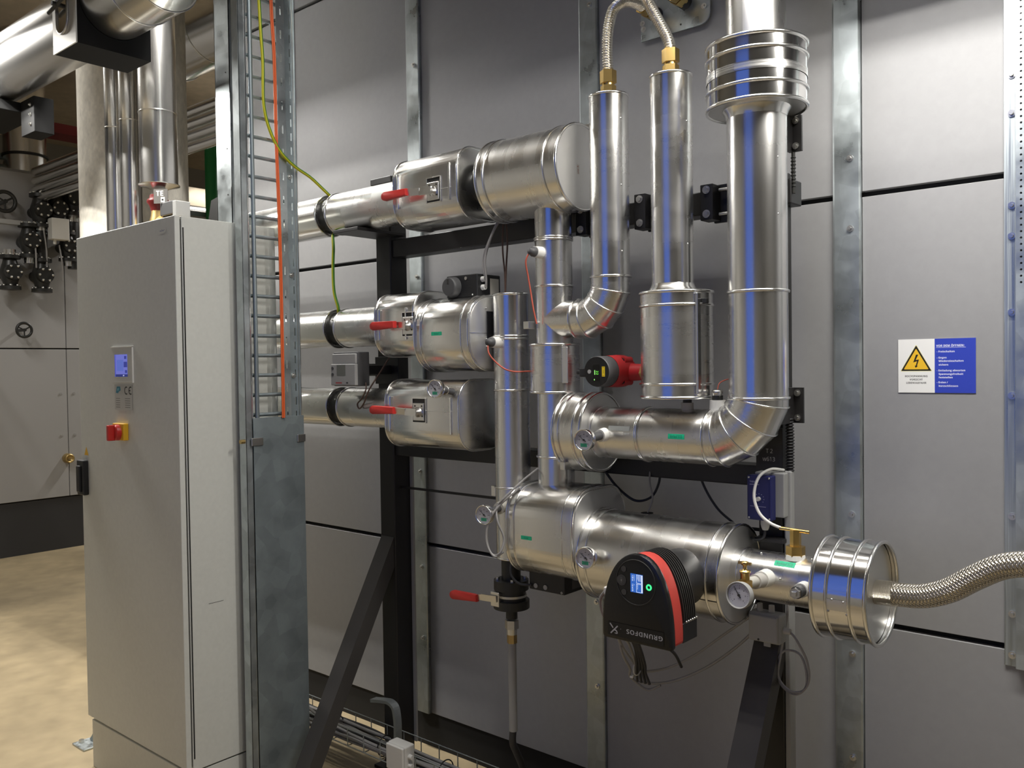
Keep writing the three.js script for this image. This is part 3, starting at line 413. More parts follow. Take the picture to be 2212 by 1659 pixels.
gauge('dial thermometer with green sticker at the foot of the slim riser', [-1.885, 1.176, .536], .0315, .1, 0, dial('Vorlauf'), .9, t => { part('stem', cyl([-1.885, 1.176, .52], [-1.908, 1.186, .42], .012, .012, 16), M.dkPlastic, t); part('collar', cyl([-1.91, 1.187, .41], [-1.9, 1.183, .45], .02, .02, 18), M.offwhite, t); });
gauge('dial thermometer with green sticker at the left end of the pump drum', [-1.486, 1.089, .533], .0315, .05, 0, dial('Rücklauf'), .95, t => part('stem', cyl([-1.486, 1.089, .52], [-1.486, 1.088, .49], .014, .014, 16), M.zinc, t));
gauge('dial thermometer with green sticker standing off the lowest valve box', [-2.088, 1.583, .549], .0305, .1, 0, dial('Rücklauf'), .85, t => { part('stem', cyl([-2.088, 1.583, .535], [-2.076, 1.57, .478], .011, .011, 16), M.dkPlastic, t); part('stem_ring', ring([-2.083, 1.577, .505], 'z', .012, .002), M.zinc, t); part('tip', hexnut([-2.09, 1.562, .51], [-2.09, 1.57, .51], .006), M.brassDull, t); });
gauge('pressure gauge with grey case and brass cock on the return pipe', [-.955, 1.085, .628], .0325, -.02, -.12, dial(null, true), .62, t => {
  part('cock_body', [hexnut([-.972, 1.098, .60], [-.974, 1.094, .545], .016), cyl([-.973, 1.098, .56], [-.973, 1.128, .56], .012, .012, 14)], M.brass, t, 'brass cock'); part('cock_knob', lathe([-.973, 1.125, .56], [-.973, 1.155, .56], [[0, .014], [.006, .014], [.007, .005], [.018, .005], [.02, .009], [.028, .009], [.03, 0]], 16), M.brass, t); part('cock_bar', beam([-.99, 1.149, .56], [-.956, 1.149, .56], .007, .006), M.brassDull, t);
  part('insert', cyl([-.974, 1.095, .55], [-.975, 1.085, .45], .014, .014, 16), M.offwhite, t); part('sleeve', cyl([-.975, 1.089, .50], [-.975, 1.085, .455], .019, .019, 16), M.insul, t); part('collar', cyl([-.975, 1.085, .425], [-.975, 1.087, .462], .024, .022, 18), M.white, t); }, true);
// screw-in sensor pockets
{ const t = thing('sensor_pocket', 'plugged sensor pocket with white collar next to the bright end drum', 'sensor', [-.872, 1.072, .43]); part('collar', cyl([-.872, 1.072, .422], [-.872, 1.073, .455], .02, .019, 18), M.white, t); part('body', cyl([-.872, 1.073, .45], [-.872, 1.073, .48], .016, .016, 18), M.dkPlastic, t); part('plug', hexnut([-.872, 1.073, .475], [-.872, 1.073, .492], .0145), M.steel, t); part('plug_square', bar(-.878, -.866, 1.067, 1.079, .49, .499, .001), M.zinc, t); }
function pocket(label, x, y, wire, wl) { const t = thing('sensor_pocket', label, 'sensor', [x, y, .42]); part('collar', cyl([x, y, .41], [x, y, .452], .02, .018, 18), M.white, t); part('cap', lathe([x, y, .45], [x, y, .475], [[0, .016], [.01, .016], [.014, .012], [.025, .01], [.025, 0]], 16), M.dkPlastic, t);
  single('sensor_wire', tube(wire, .0026, 40, 6), M.redWire, wl, 'cable'); }
pocket('white sensor pocket below the large drum', -1.732, 2.018, [[-1.735, 2.018, .47], [-1.748, 1.99, .475], [-1.752, 1.94, .46], [-1.75, 1.89, .45], [-1.745, 1.84, .445], [-1.74, 1.79, .435]], 'thin red sensor wire hanging along the branched riser');
pocket('white sensor pocket at the bead of the slim riser', -1.918, 1.736, [[-1.92, 1.735, .47], [-1.912, 1.70, .475], [-1.895, 1.67, .46], [-1.865, 1.647, .45], [-1.83, 1.638, .445], [-1.795, 1.638, .40]], 'thin red sensor wire looping between the two slim risers');

// ---------------------------------------------------------------- black circulation pump with red band
{ const t = thing('circulation_pump', 'black circulation pump with red band and small lit display, mounted upside down', 'pump', [-1.195, .93, .5]);
  const x0 = -1.302, x1 = -1.094, yb = .938, yt = 1.170, zf = .72; const arch = (i, lo = 0) => { const s = new THREE.Shape(); const a = x0 + i, b = x1 - i, c = (a + b) / 2; s.moveTo(a + .012, yb + i + lo); s.lineTo(b - .008, yb + i + lo); s.quadraticCurveTo(b, yb + i + lo, b, yb + .012 + i + lo); s.bezierCurveTo(b + .001, yb + .10, b - .02, yt - i, c + .004, yt - i); s.bezierCurveTo(a + .03, yt - i, a - .002, yb + .12, a, yb + .04); s.lineTo(a, yb + .014 + i + lo); s.quadraticCurveTo(a, yb + i + lo, a + .012, yb + i + lo); return s; };
  let g = extr(arch(0), .012, .006); g.translate(0, 0, zf - .018); part('front_cover', smooth(g, .5), M.blackGloss, t); g = extr(arch(.004), .045, .001); g.translate(0, 0, zf - .065); part('red_band', smooth(g, .5), M.redBand, t, 'red band round the control box');
  g = extr(arch(.012), .075); g.translate(0, 0, zf - .14); part('body', smooth(g, .5), M.black, t); for (let k = 0; k < 7; k++) { g = extr(arch(.004, .05), .003); g.translate(0, 0, zf - .075 - k * .0095); part('cooling_fin', smooth(g, .5), M.blackRim, t); }
  part('base_block', bar(x0 + .01, x1 - .004, yb + .004, yb + .055, zf - .14, zf - .066, .003), M.black, t); for (let k = 0; k < 6; k++) put('fin_end', rivetG, M.zinc, t, [x1 - .001, yb + .058, zf - .078 - k * .0105]);
  part('motor', cyl([-1.2, 1.065, .47], [-1.2, 1.065, zf - .13], .078, .085, 40), M.black, t); const cx = -1.196, cy = 1.098; const btn = S({ color: lin(.07, .068, .065), roughness: .4 });
  part('control_ring', ring([cx, cy, zf + .0005], 'z', .058, .0012), M.blackRim, t); for (const [dx, dy, r] of [[-.043, .0, .014], [-.036, .03, .0075], [-.036, -.03, .0075]]) { part('button', cyl([cx + dx, cy + dy, zf - .001], [cx + dx, cy + dy, zf + .0018], r, r, 24), btn, t); }
  part('button_print', plane(.018, .018, [cx - .043, cy, zf + .0022]), printMat(64, 64, (c) => { c.fillStyle = '#4a4947'; c.fillRect(0, 0, 64, 64); c.fillStyle = '#aaa8a4'; c.font = 'bold 17px sans-serif'; c.textAlign = 'center'; c.textBaseline = 'middle'; c.save(); c.translate(32, 32); c.rotate(PI / 2); c.fillText('OK', 0, 0); c.fillText('‹', -24, 0); c.fillText('›', 24, 0); c.restore(); }), t);
  part('display', plane(.037, .048, [-1.193, 1.096, zf + .0012]), glowMat(148, 192, (c, w, h) => { c.fillStyle = '#2d5fb4'; c.fillRect(0, 0, w, h); c.strokeStyle = '#dfe9ff'; c.fillStyle = '#e8f0ff'; c.lineWidth = 4; c.strokeRect(72, 8, 58, 84); c.strokeRect(72, 102, 58, 84); c.fillRect(134, 6, 10, 180); c.save(); c.translate(w / 2, h / 2); c.rotate(PI / 2); c.font = 'bold 20px sans-serif'; c.fillText('1.35 m', -82, 56); c.fillText('1.8 m³/h', 8, 56); c.font = '12px sans-serif'; c.fillText('Förderhöhe', -84, 34); c.fillText('Q', 14, 34); c.fillText('Sollwert', -84, -8); c.fillText('Regelung', 10, -8); for (let k = 0; k < 4; k++) { c.fillRect(-84, -50 + k * 10, 60, 3); } c.restore(); }, 1.1), t, 'small blue lit display');
  const led = S({ color: 0x001100, emissive: lin(.05, .9, .25), emissiveIntensity: 1.6 }); part('status_light', ring([-1.157, 1.091, zf + .001], 'z', .0062, .0021, 24), led, t, 'glowing green ring');
  part('maker_logo', plane(.168, .036, [-1.199, .966, zf + .0014], 0, PI), printMat(512, 110, (c, w, h) => { c.fillStyle = '#171617'; c.fillRect(0, 0, w, h); c.fillStyle = '#b9b8b8'; c.font = 'bold 62px sans-serif'; c.textBaseline = 'middle'; c.save(); c.scale(1.0, .82); c.fillText('GRUNDFOS', 6, 70); c.restore(); c.fillRect(388, 62, 5, 5); c.strokeStyle = '#b9b8b8'; c.lineWidth = 11; c.beginPath(); c.moveTo(418, 84); c.lineTo(486, 16); c.moveTo(424, 22); c.quadraticCurveTo(424, 48, 450, 48); c.moveTo(462, 62); c.lineTo(492, 96); c.stroke(); c.lineWidth = 7; c.beginPath(); c.moveTo(424, 22); c.lineTo(448, 24); c.stroke(); }, { roughness: .25 }), t, 'light lettering upside down');
  part('plug', bar(x0 - .016, x0 + .004, 1.04, 1.062, zf - .06, zf - .03, .004), M.white, t);
}
// ---------------------------------------------------------------- small red pump
{ const t = thing('small_pump', 'small red circulation pump with round black face and green digits', 'pump', [-1.5, 1.59, .36]); const c = [-1.497, 1.636], zf = .452;
  part('head', lathe([c[0], c[1], zf - .05], [c[0], c[1], zf], [[0, .047], [.046, .0465], [.049, .045], [.05, .043], [.05, 0]], 48), M.dkPlastic, t); part('face', cyl([c[0], c[1], zf], [c[0], c[1], zf + .0012], .0445, .0445, 48), M.blackGloss, t);
  part('volute', lathe([c[0], c[1], .295], [c[0], c[1], zf - .05], [[0, .03], [.004, .045], [.02, .05], [.05, .0505], [.075, .049], [.107, .048]], 48), M.redPump, t, 'red cast body');
  for (const a of [45, 135, 225, 315]) { const q = a * PI / 180; part('lug', cyl([c[0] + Math.cos(q) * .047, c[1] + Math.sin(q) * .047, .318], [c[0] + Math.cos(q) * .047, c[1] + Math.sin(q) * .047, .36], .011, .011, 14), M.redPump, t); part('lug_hole', cyl([c[0] + Math.cos(q) * .047, c[1] + Math.sin(q) * .047, .358], [c[0] + Math.cos(q) * .047, c[1] + Math.sin(q) * .047, .362], .0065, .0065, 12), M.castIron, t); }
  part('outlet', cyl([c[0] + .03, c[1] - .004, .325], [-1.36, c[1] - .004, .335], .028, .022, 24), M.redPump, t); part('union_nut', hexnut([-1.40, c[1] - .004, .333], [-1.366, c[1] - .004, .336], .034), M.brassDull, t);
  part('cable_plug', [bar(c[0] - .075, c[0] - .04, c[1] - .017, c[1] + .012, zf - .04, zf - .012, .005), bar(c[0] - .092, c[0] - .07, c[1] - .009, c[1] + .004, zf - .034, zf - .02, .004)], M.black, t);
  part('digits', plane(.024, .05, [c[0] - .001, c[1] - .004, zf + .0016]), glowMat(96, 200, (x) => { x.fillStyle = '#000'; x.fillRect(0, 0, 96, 200); x.save(); x.translate(62, 98); x.rotate(PI / 2); x.fillStyle = '#7dff52'; x.font = 'bold 44px monospace'; x.textAlign = 'center'; x.textBaseline = 'middle'; x.fillText('22', 0, -2); x.restore(); x.fillStyle = '#a6ff86'; x.fillRect(22, 66, 12, 56); x.fillRect(16, 172, 12, 18); }, 1.0), t, 'green lit digits');
  part('energy_tag', plane(.011, .03, [c[0] + .0255, c[1], zf + .0016]), printMat(40, 110, (x) => { x.fillStyle = '#e4c51c'; x.fillRect(0, 0, 40, 110); x.fillStyle = '#a8860a'; x.fillRect(6, 8, 28, 6); x.fillRect(6, 96, 28, 6); x.save(); x.translate(20, 55); x.rotate(PI / 2); x.fillStyle = '#4a3a00'; x.font = 'bold 15px sans-serif'; x.textAlign = 'center'; x.textBaseline = 'middle'; x.fillText('AUTO', 0, 0); x.restore(); }), t, 'yellow tag'); part('mode_button', cyl([c[0] - .026, c[1], zf + .001], [c[0] - .026, c[1], zf + .0022], .0062, .0062, 20), M.greyPlastic, t);
}
// ---------------------------------------------------------------- actuators, meter, boxes
{ const t = thing('valve_actuator', 'black motor actuator with round knob on top of the tagged barrel', 'actuator', [-2.09, 1.897, .35], 'valve actuators'); const zf = .412;
  part('housing', bar(-2.165, -2.018, 1.897, 1.975, .29, zf, .004), M.black, t); part('knob', lathe([-2.128, 1.935, zf], [-2.128, 1.935, zf + .03], [[0, .036], [.022, .034], [.028, .031], [.03, .028], [.03, 0]], 36), M.dkPlastic, t); part('knob_mark', bar(-2.133, -2.123, 1.945, 1.962, zf + .0295, zf + .0315, .001), M.blackRim, t); part('screw', cyl([-2.07, 1.962, zf], [-2.07, 1.962, zf + .002], .006, .006, 14), M.steel, t);
  part('rating_plate', box(-2.0185, -2.0172, 1.905, 1.962, .30, .345), M.offwhite, t); for (const y of [1.957, 1.929]) part('cable_gland', cyl([-2.019, y, .385], [-2.004, y, .385], .010, .009, 16), M.white, t); part('stem', cyl([-2.1, 1.87, .35], [-2.1, 1.9, .35], .03, .03, 20), M.black, t); put('rivet', rivetG, M.zinc, t, [-2.04, 1.904, zf]); }
{ const t = thing('valve_actuator', 'black motor actuator hanging below the rounded square casing', 'actuator', [-1.74, .915, .35], 'valve actuators'); part('housing', bar(-1.815, -1.668, .918, .985, .29, .40, .004), M.black, t); part('rating_plate', box(-1.6685, -1.6672, .93, .975, .30, .36), M.dkPlastic, t); for (const x of [-1.785, -1.745]) part('cable_gland', cyl([x, .933, .398], [x, .933, .403], .008, .008, 14), M.greyPlastic, t); part('screw', ring([-1.68, .925, .40], 'z', .003, .001, 10), M.zinc, t); }
{ const t = thing('energy_meter', 'grey heat meter box with small display between two horizontal pipes', 'meter', [-2.64, 1.587, .44]); const zf = .5;
  part('housing', bar(-2.714, -2.567, 1.587, 1.718, .43, zf - .012, .004), M.dkPlastic, t); part('front', bar(-2.716, -2.569, 1.59, 1.672, zf - .02, zf, .003), M.greyPlastic, t); part('front', bar(-2.711, -2.571, 1.672, 1.711, zf - .02, zf - .004, .003), M.greyPlastic, t); part('display', plane(.052, .042, [-2.652, 1.648, zf + .0006]), S({ color: lin(.16, .17, .15), roughness: .3 }), t, 'dull unlit display'); for (const y of [1.656, 1.632]) part('button', cyl([-2.703, y, zf - .001], [-2.703, y, zf + .002], .0065, .0065, 16), M.dkPlastic, t);
  part('print', plane(.1, .012, [-2.643, 1.6, zf + .0006]), printMat(256, 32, (c) => { c.fillStyle = '#9b9b99'; c.fillRect(0, 0, 256, 32); c.fillStyle = '#a03a3a'; c.fillRect(20, 10, 96, 13); c.fillStyle = '#333'; c.beginPath(); c.ellipse(196, 16, 17, 9, 0, 0, 7); c.fill(); }), t); part('mount', bar(-2.70, -2.64, 1.63, 1.665, .22, .43, .002), M.blackSteel, t);
  single('meter_wire', tube([[-2.568, 1.60, .45], [-2.555, 1.575, .46], [-2.58, 1.54, .46], [-2.62, 1.515, .45], [-2.61, 1.50, .45], [-2.57, 1.52, .46], [-2.545, 1.57, .455], [-2.53, 1.65, .4], [-2.50, 1.74, .35]], .003, 60, 6), M.brownWire, 'brown looped wire under the grey heat meter', 'cable'); }
{ const t = thing('thermostat', 'dark blue thermostat box with white knob on the frame post', 'thermostat', [-1.045, 1.215, .27]); part('back_case', bar(-1.072, -.985, 1.222, 1.347, .24, .285, .004), M.greyPlastic, t); part('front', bar(-1.082, -1.01, 1.214, 1.34, .283, .315, .004), M.blueBox, t); part('knob', cyl([-1.046, 1.275, .315], [-1.046, 1.275, .324], .006, .006, 18), M.white, t);
  part('scale_print', plane(.06, .11, [-1.046, 1.277, .3157]), printMat(128, 236, (c) => { c.fillStyle = '#262b66'; c.fillRect(0, 0, 128, 236); c.fillStyle = '#c9cbe0'; c.font = '14px sans-serif'; c.fillText('THERMO', 6, 26); c.fillRect(6, 36, 60, 3); c.fillRect(8, 168, 100, 2); for (let k = 0; k < 9; k++) { const a = (140 + k * 32) * PI / 180; c.fillRect(64 + Math.cos(a) * 30, 120 + Math.sin(a) * 30, 4, 4); } }), t); for (const [x, y] of [[-1.076, 1.334], [-1.016, 1.334], [-1.076, 1.22], [-1.016, 1.22]]) put('screw', rivetG, M.zinc, t, [x, y, .315]); part('cable_gland', lathe([-1.036, 1.186, .297], [-1.036, 1.215, .297], [[0, .008], [.008, .011], [.016, .013], [.029, .013]], 14), M.offwhite, t); }
{ const t = thing('brass_pocket', 'brass test pocket with cross handle standing on the return pipe', 'fitting', [-.905, 1.14, PZ]); const x = -.918, z = .372; part('insulation', cyl([x, 1.132, z], [x, 1.145, z], .027, .024, 18), M.white, t); part('hexagon', hexnut([x, 1.142, z], [x, 1.168, z], .025), M.brass, t); part('stem', hexnut([x, 1.166, z], [x, 1.212, z], .0145), M.brass, t); part('cross_bar', cyl([x - .042, 1.212, z + .004], [x + .036, 1.208, z - .004], .005, .005, 12), M.brass, t); }
single('capillary_tube', tube([[-1.0, 1.352, .25], [-1.018, 1.358, .3], [-1.034, 1.34, .34], [-1.034, 1.29, .372], [-1.015, 1.245, .378], [-.985, 1.222, .377], [-.954, 1.212, .376]], .0042, 50, 8), M.white, 'white capillary tube bowing from the conduit to the brass pocket', 'cable');
{ const t = thing('conduit', 'pale cable conduit with black spiral hose on the frame post', 'conduit', [-.99, 1.1, .25]); part('duct', bar(-.997, -.975, 1.12, 1.352, .235, .26, .006), M.greyPlastic, t); part('spiral_hose', sweep([[-.985, 1.35, .245], [-.984, 1.40, .246], [-.983, 1.45, .247], [-.985, 1.50, .25]], s => .0105 + .0022 * Math.sin(s / .0085 * 2 * PI), 140, 12), M.black, t); }
{ const t = thing('junction_box', 'pale plastic junction box behind the return pipe with drooping cables', 'box', [-1.03, .865, .29]); part('housing', bar(-1.08, -.985, .872, .955, .27, .32, .008), M.greyPlastic, t); part('lid', bar(-1.075, -.99, .877, .95, .318, .328, .006), M.greyPlastic, t); part('cable_gland', cyl([-.986, .91, .295], [-.965, .91, .295], .009, .008, 14), M.offwhite, t); part('tab', bar(-1.04, -1.02, .858, .876, .30, .306, .002), M.greyPlastic, t); for (const x of [-1.055, -1.02]) part('cable_gland', cyl([x, .95, .295], [x, .975, .295], .009, .008, 14), M.offwhite, t); put('screw', rivetG, M.castIron, t, [-1.045, .882, .328]); }
{ // drain: flanged ball valve with red lever and dropping pipe
  const t = thing('drain_valve', 'black flanged drain valve with red lever below the slim riser', 'valve', [-1.93, .70, PZ]); const x = -1.927;
  part('stub', cyl([x, .92, PZ], [x, 1.01, PZ], .033, .033, 24), M.castIron, t); part('flange', cyl([x, .892, PZ], [x, .925, PZ], .06, .06, 36), M.castIron, t); part('body', cyl([x, .852, PZ], [x, .895, PZ], .05, .05, 32), M.castIron, t); part('band', cyl([x, .868, PZ], [x, .876, PZ], .053, .053, 32), M.steel, t); part('flange', cyl([x, .828, PZ], [x, .856, PZ], .062, .062, 36), M.castIron, t);
  for (let k = 0; k < 4; k++) { const a = .8 + k * PI / 2; part('bolt', hexnut([x + Math.cos(a) * .047, .924, PZ + Math.sin(a) * .047], [x + Math.cos(a) * .047, .934, PZ + Math.sin(a) * .047], .007), M.zinc, t); }
  part('stop_plate', bar(x - .04, x - .002, .84, .89, PZ + .046, PZ + .064, .003), M.zinc, t); const lv = part('lever', [beam([x - .01, .868, PZ + .068], [x - .075, .866, PZ + .072], .022, .004), beam([x - .073, .866, PZ + .072], [x - .115, .86, PZ + .075], .02, .004)], M.zinc, t); put('grip', gripG, M.red, lv, [x - .15, .858, PZ + .076], [0, 0, .05], 'red plastic sleeve');
  part('nipple', cyl([x, .79, PZ], [x, .83, PZ], .02, .02, 20), M.castIron, t); part('coupling', hexnut([x, .755, PZ], [x, .785, PZ], .024), M.steel, t); part('coupling', cyl([x, .735, PZ], [x, .757, PZ], .018, .018, 18), M.zinc, t); part('brass_ring', hexnut([x, .705, PZ], [x, .738, PZ], .0175), M.brassDull, t); part('drop_pipe', cyl([x, .40, PZ], [x, .708, PZ], .0145, .0145, 16), M.greyPlastic, t); part('drop_hose', tube([[x, .41, PZ], [x - .004, .36, PZ], [x - .012, .31, PZ - .03], [x - .03, .24, PZ - .08], [x - .045, .17, PZ - .115], [x - .05, .012, PZ - .12]], .0125, 40, 10), M.darkWire, t);
}
// ---------------------------------------------------------------- warning sign
{ const w = .2, h = .1505; const t = printMat(1024, 768, (c, W, H) => { c.fillStyle = '#f1f1ee'; c.fillRect(0, 0, 494, H); c.fillStyle = '#3346b8'; c.fillRect(494, 0, W - 494, H); const tri = (d, col) => { c.fillStyle = col; c.beginPath(); c.moveTo(245, 104 - d * 1.6); c.lineTo(438 + d * 1.3, 448 + d * .8); c.lineTo(52 - d * 1.3, 448 + d * .8); c.closePath(); c.lineJoin = 'round'; c.lineWidth = 14; c.strokeStyle = col; c.stroke(); c.fill(); }; tri(7, '#d8cf7a'); tri(0, '#1d1a12'); tri(-27, '#f0c02a');
  c.fillStyle = '#1d1a12'; c.beginPath(); [[244, 222], [274, 222], [238, 300], [284, 292], [256, 382], [268, 384], [240, 412], [226, 378], [240, 380], [258, 316], [206, 334]].forEach((p, i) => i ? c.lineTo(...p) : c.moveTo(...p)); c.closePath(); c.fill();
  c.fillStyle = '#33322e'; c.font = 'bold 37px sans-serif'; c.textAlign = 'center'; ['HOCHSPANNUNG', 'VORSICHT', 'LEBENSGEFAHR'].forEach((s, i) => c.fillText(s, 245, 545 + i * 48)); c.fillStyle = '#eef0fa'; c.textAlign = 'left'; c.font = 'bold 41px sans-serif'; c.fillText('VOR DEM ÖFFNEN:', 514, 116); c.fillRect(514, 124, 384, 4); c.font = 'bold 36px sans-serif';
  [['- Freischalten', 196, 520], ['- Gegen', 282, 520], ['Wiedereinschalten', 330, 545], ['sichern', 382, 545], ['- Entladung abwarten', 464, 520], ['Spannungsfreiheit', 514, 545], ['feststellen', 562, 545], ['- Erden /', 632, 520], ['kurzschliessen', 682, 545]].forEach(([s, y, x]) => c.fillText(s, x, y)); });
  const g = thing('warning_sign', 'white and blue high voltage warning sign with yellow triangle on the grey wall', 'sign', [-.665, 1.565, .001]); part('board', box(-.765, -.565, 1.5655, 1.716, .0005, .0018), M.white, g); part('print', plane(w, h, [-.665, 1.6408, .0022]), t, g); }
// ---------------------------------------------------------------- control cabinet
{ const t = thing('control_cabinet', 'tall light grey control cabinet with small screen and red yellow main switch', 'cabinet', [-3.3, 0, .82]); const X0 = -3.70, X1 = -2.90, Z0 = .615, ZF = 1.03, Y1 = 2.207;
  const body = bar(X0, X1, .206, Y1, Z0, ZF - .026, .003); planarUV(body, 2); part('body', body, M.cab, t); part('door_gap', box(X0 + .008, X1 - .008, .22, Y1 - .01, ZF - .028, ZF - .021), M.seam, t);
  const door = bar(X0, X1, .218, Y1, ZF - .021, ZF, .003); planarUV(door, 2); const d = part('door', door, M.cab, t);
  const pl = bar(X0 + .01, X1 - .004, 0, .2, Z0 + .01, ZF - .012, .003); planarUV(pl, 2); part('plinth', pl, M.cab, t); part('plinth_gap', box(X0 + .02, X1 - .01, .198, .208, Z0 + .02, ZF - .03), M.seam, t);
  part('display_frame', bar(-3.405, -3.228, 1.612, 1.75, ZF, ZF + .004, .001), M.cab, d); part('display_edge', [box(-3.23, -3.227, 1.612, 1.75, ZF, ZF + .006), box(-3.405, -3.227, 1.748, 1.751, ZF, ZF + .006)], M.white, d);
  part('screen', plane(.104, .086, [-3.32, 1.678, ZF + .005]), glowMat(128, 108, (c) => { c.fillStyle = '#7f86ea'; c.fillRect(0, 0, 128, 108); c.fillStyle = '#5a63d8'; c.fillRect(0, 0, 10, 108); c.fillStyle = '#6a7fe2'; c.fillRect(22, 26, 66, 54); c.fillStyle = '#3a45a8'; c.fillRect(98, 8, 22, 14); c.fillRect(92, 36, 34, 26); c.fillRect(104, 76, 20, 14); c.fillStyle = '#2f3b8a'; c.fillRect(8, 96, 120, 12); c.fillStyle = '#cfd5ff'; c.fillRect(82, 99, 14, 6); }, .62), d, 'pale blue lit screen');
  part('rating_plate', plane(.145, .098, [-3.314, 1.556, ZF + .001]), printMat(256, 176, (c) => { c.fillStyle = '#b9bab4'; c.fillRect(0, 0, 256, 176); c.fillStyle = '#2c7f96'; c.beginPath(); c.moveTo(18, 58); c.lineTo(34, 14); c.lineTo(84, 14); c.lineTo(90, 40); c.lineTo(60, 52); c.lineTo(50, 62); c.closePath(); c.fill(); c.fillStyle = '#8fd0dd'; c.font = 'bold 26px sans-serif'; c.fillText('AP', 36, 44); c.strokeStyle = '#24241f'; c.lineWidth = 9; c.beginPath(); c.arc(172, 42, 24, 1.1, 5.2); c.stroke(); c.beginPath(); c.arc(232, 42, 24, 1.1, 5.2); c.moveTo(208, 42); c.lineTo(230, 42); c.stroke(); c.fillStyle = '#6b6b64'; for (let k = 0; k < 5; k++) { c.fillRect(18, 96 + k * 15, 60, 4); c.fillRect(150, 96 + k * 15, 74, 4); } }), d);
  const sw = part('main_switch', bar(-3.372, -3.28, 1.39, 1.455, ZF, ZF + .02, .003), M.yellow, d, 'yellow switch plate'); part('switch_disc', lathe([-3.325, 1.42, ZF + .018], [-3.325, 1.42, ZF + .04], [[0, .031], [.016, .030], [.022, .026], [.022, 0]], 36), M.red, t, 'red rotary disc'); part('switch_knob', bar(-3.334, -3.316, 1.39, 1.45, ZF + .03, ZF + .062, .004), M.red, t, 'red rotary knob');
  part('door_handle', [bar(-3.70, -3.637, 1.148, 1.292, ZF, ZF + .022, .005), bar(-3.685, -3.655, 1.16, 1.27, ZF + .02, ZF + .032, .006)], M.black, d, 'black swing handle');
  const tr = new THREE.Shape(); tr.moveTo(-.018, 0); tr.lineTo(.018, 0); tr.lineTo(0, .034); tr.closePath(); const tg = extr(tr, .0006); tg.translate(-3.652, 1.312, ZF + .0004); part('warning_triangle', tg, M.yellow, d, 'small yellow warning sticker');
  part('pen_mark', plane(.05, .02, [-2.985, 2.162, ZF + .0008]), printMat(96, 40, (c) => { c.fillStyle = '#cdcec7'; c.fillRect(0, 0, 96, 40); c.strokeStyle = '#2b2f7a'; c.lineWidth = 3; c.beginPath(); c.moveTo(14, 26); c.bezierCurveTo(20, 6, 30, 40, 38, 20); c.bezierCurveTo(46, 4, 52, 38, 62, 22); c.lineTo(76, 18); c.stroke(); }), d); part('scratch', box(-2.8996, -2.8992, .80, .801, .87, .93), M.castIron, t);
  part('gap_line', bar(X1 - .002, X1 + .001, .25, Y1 - .04, ZF - .034, ZF - .029, .0005), M.seam, t);  // dark door gap painted as a thin strip on the cabinet side, no hinge part
}
{ const t = thing('floor_bracket', 'small galvanised foot bracket on the floor behind the cabinet plinth', 'bracket', [-3.93, 0, .93]); part('base', bar(-3.975, -3.86, 0, .008, .89, .985, .002), M.galv, t); part('upright', beam([-3.93, .005, .92], [-3.85, .12, .90], .03, .006), M.galvDark, t); part('nut', hexnut([-3.95, .008, .955], [-3.95, .02, .955], .012), M.zinc, t); }
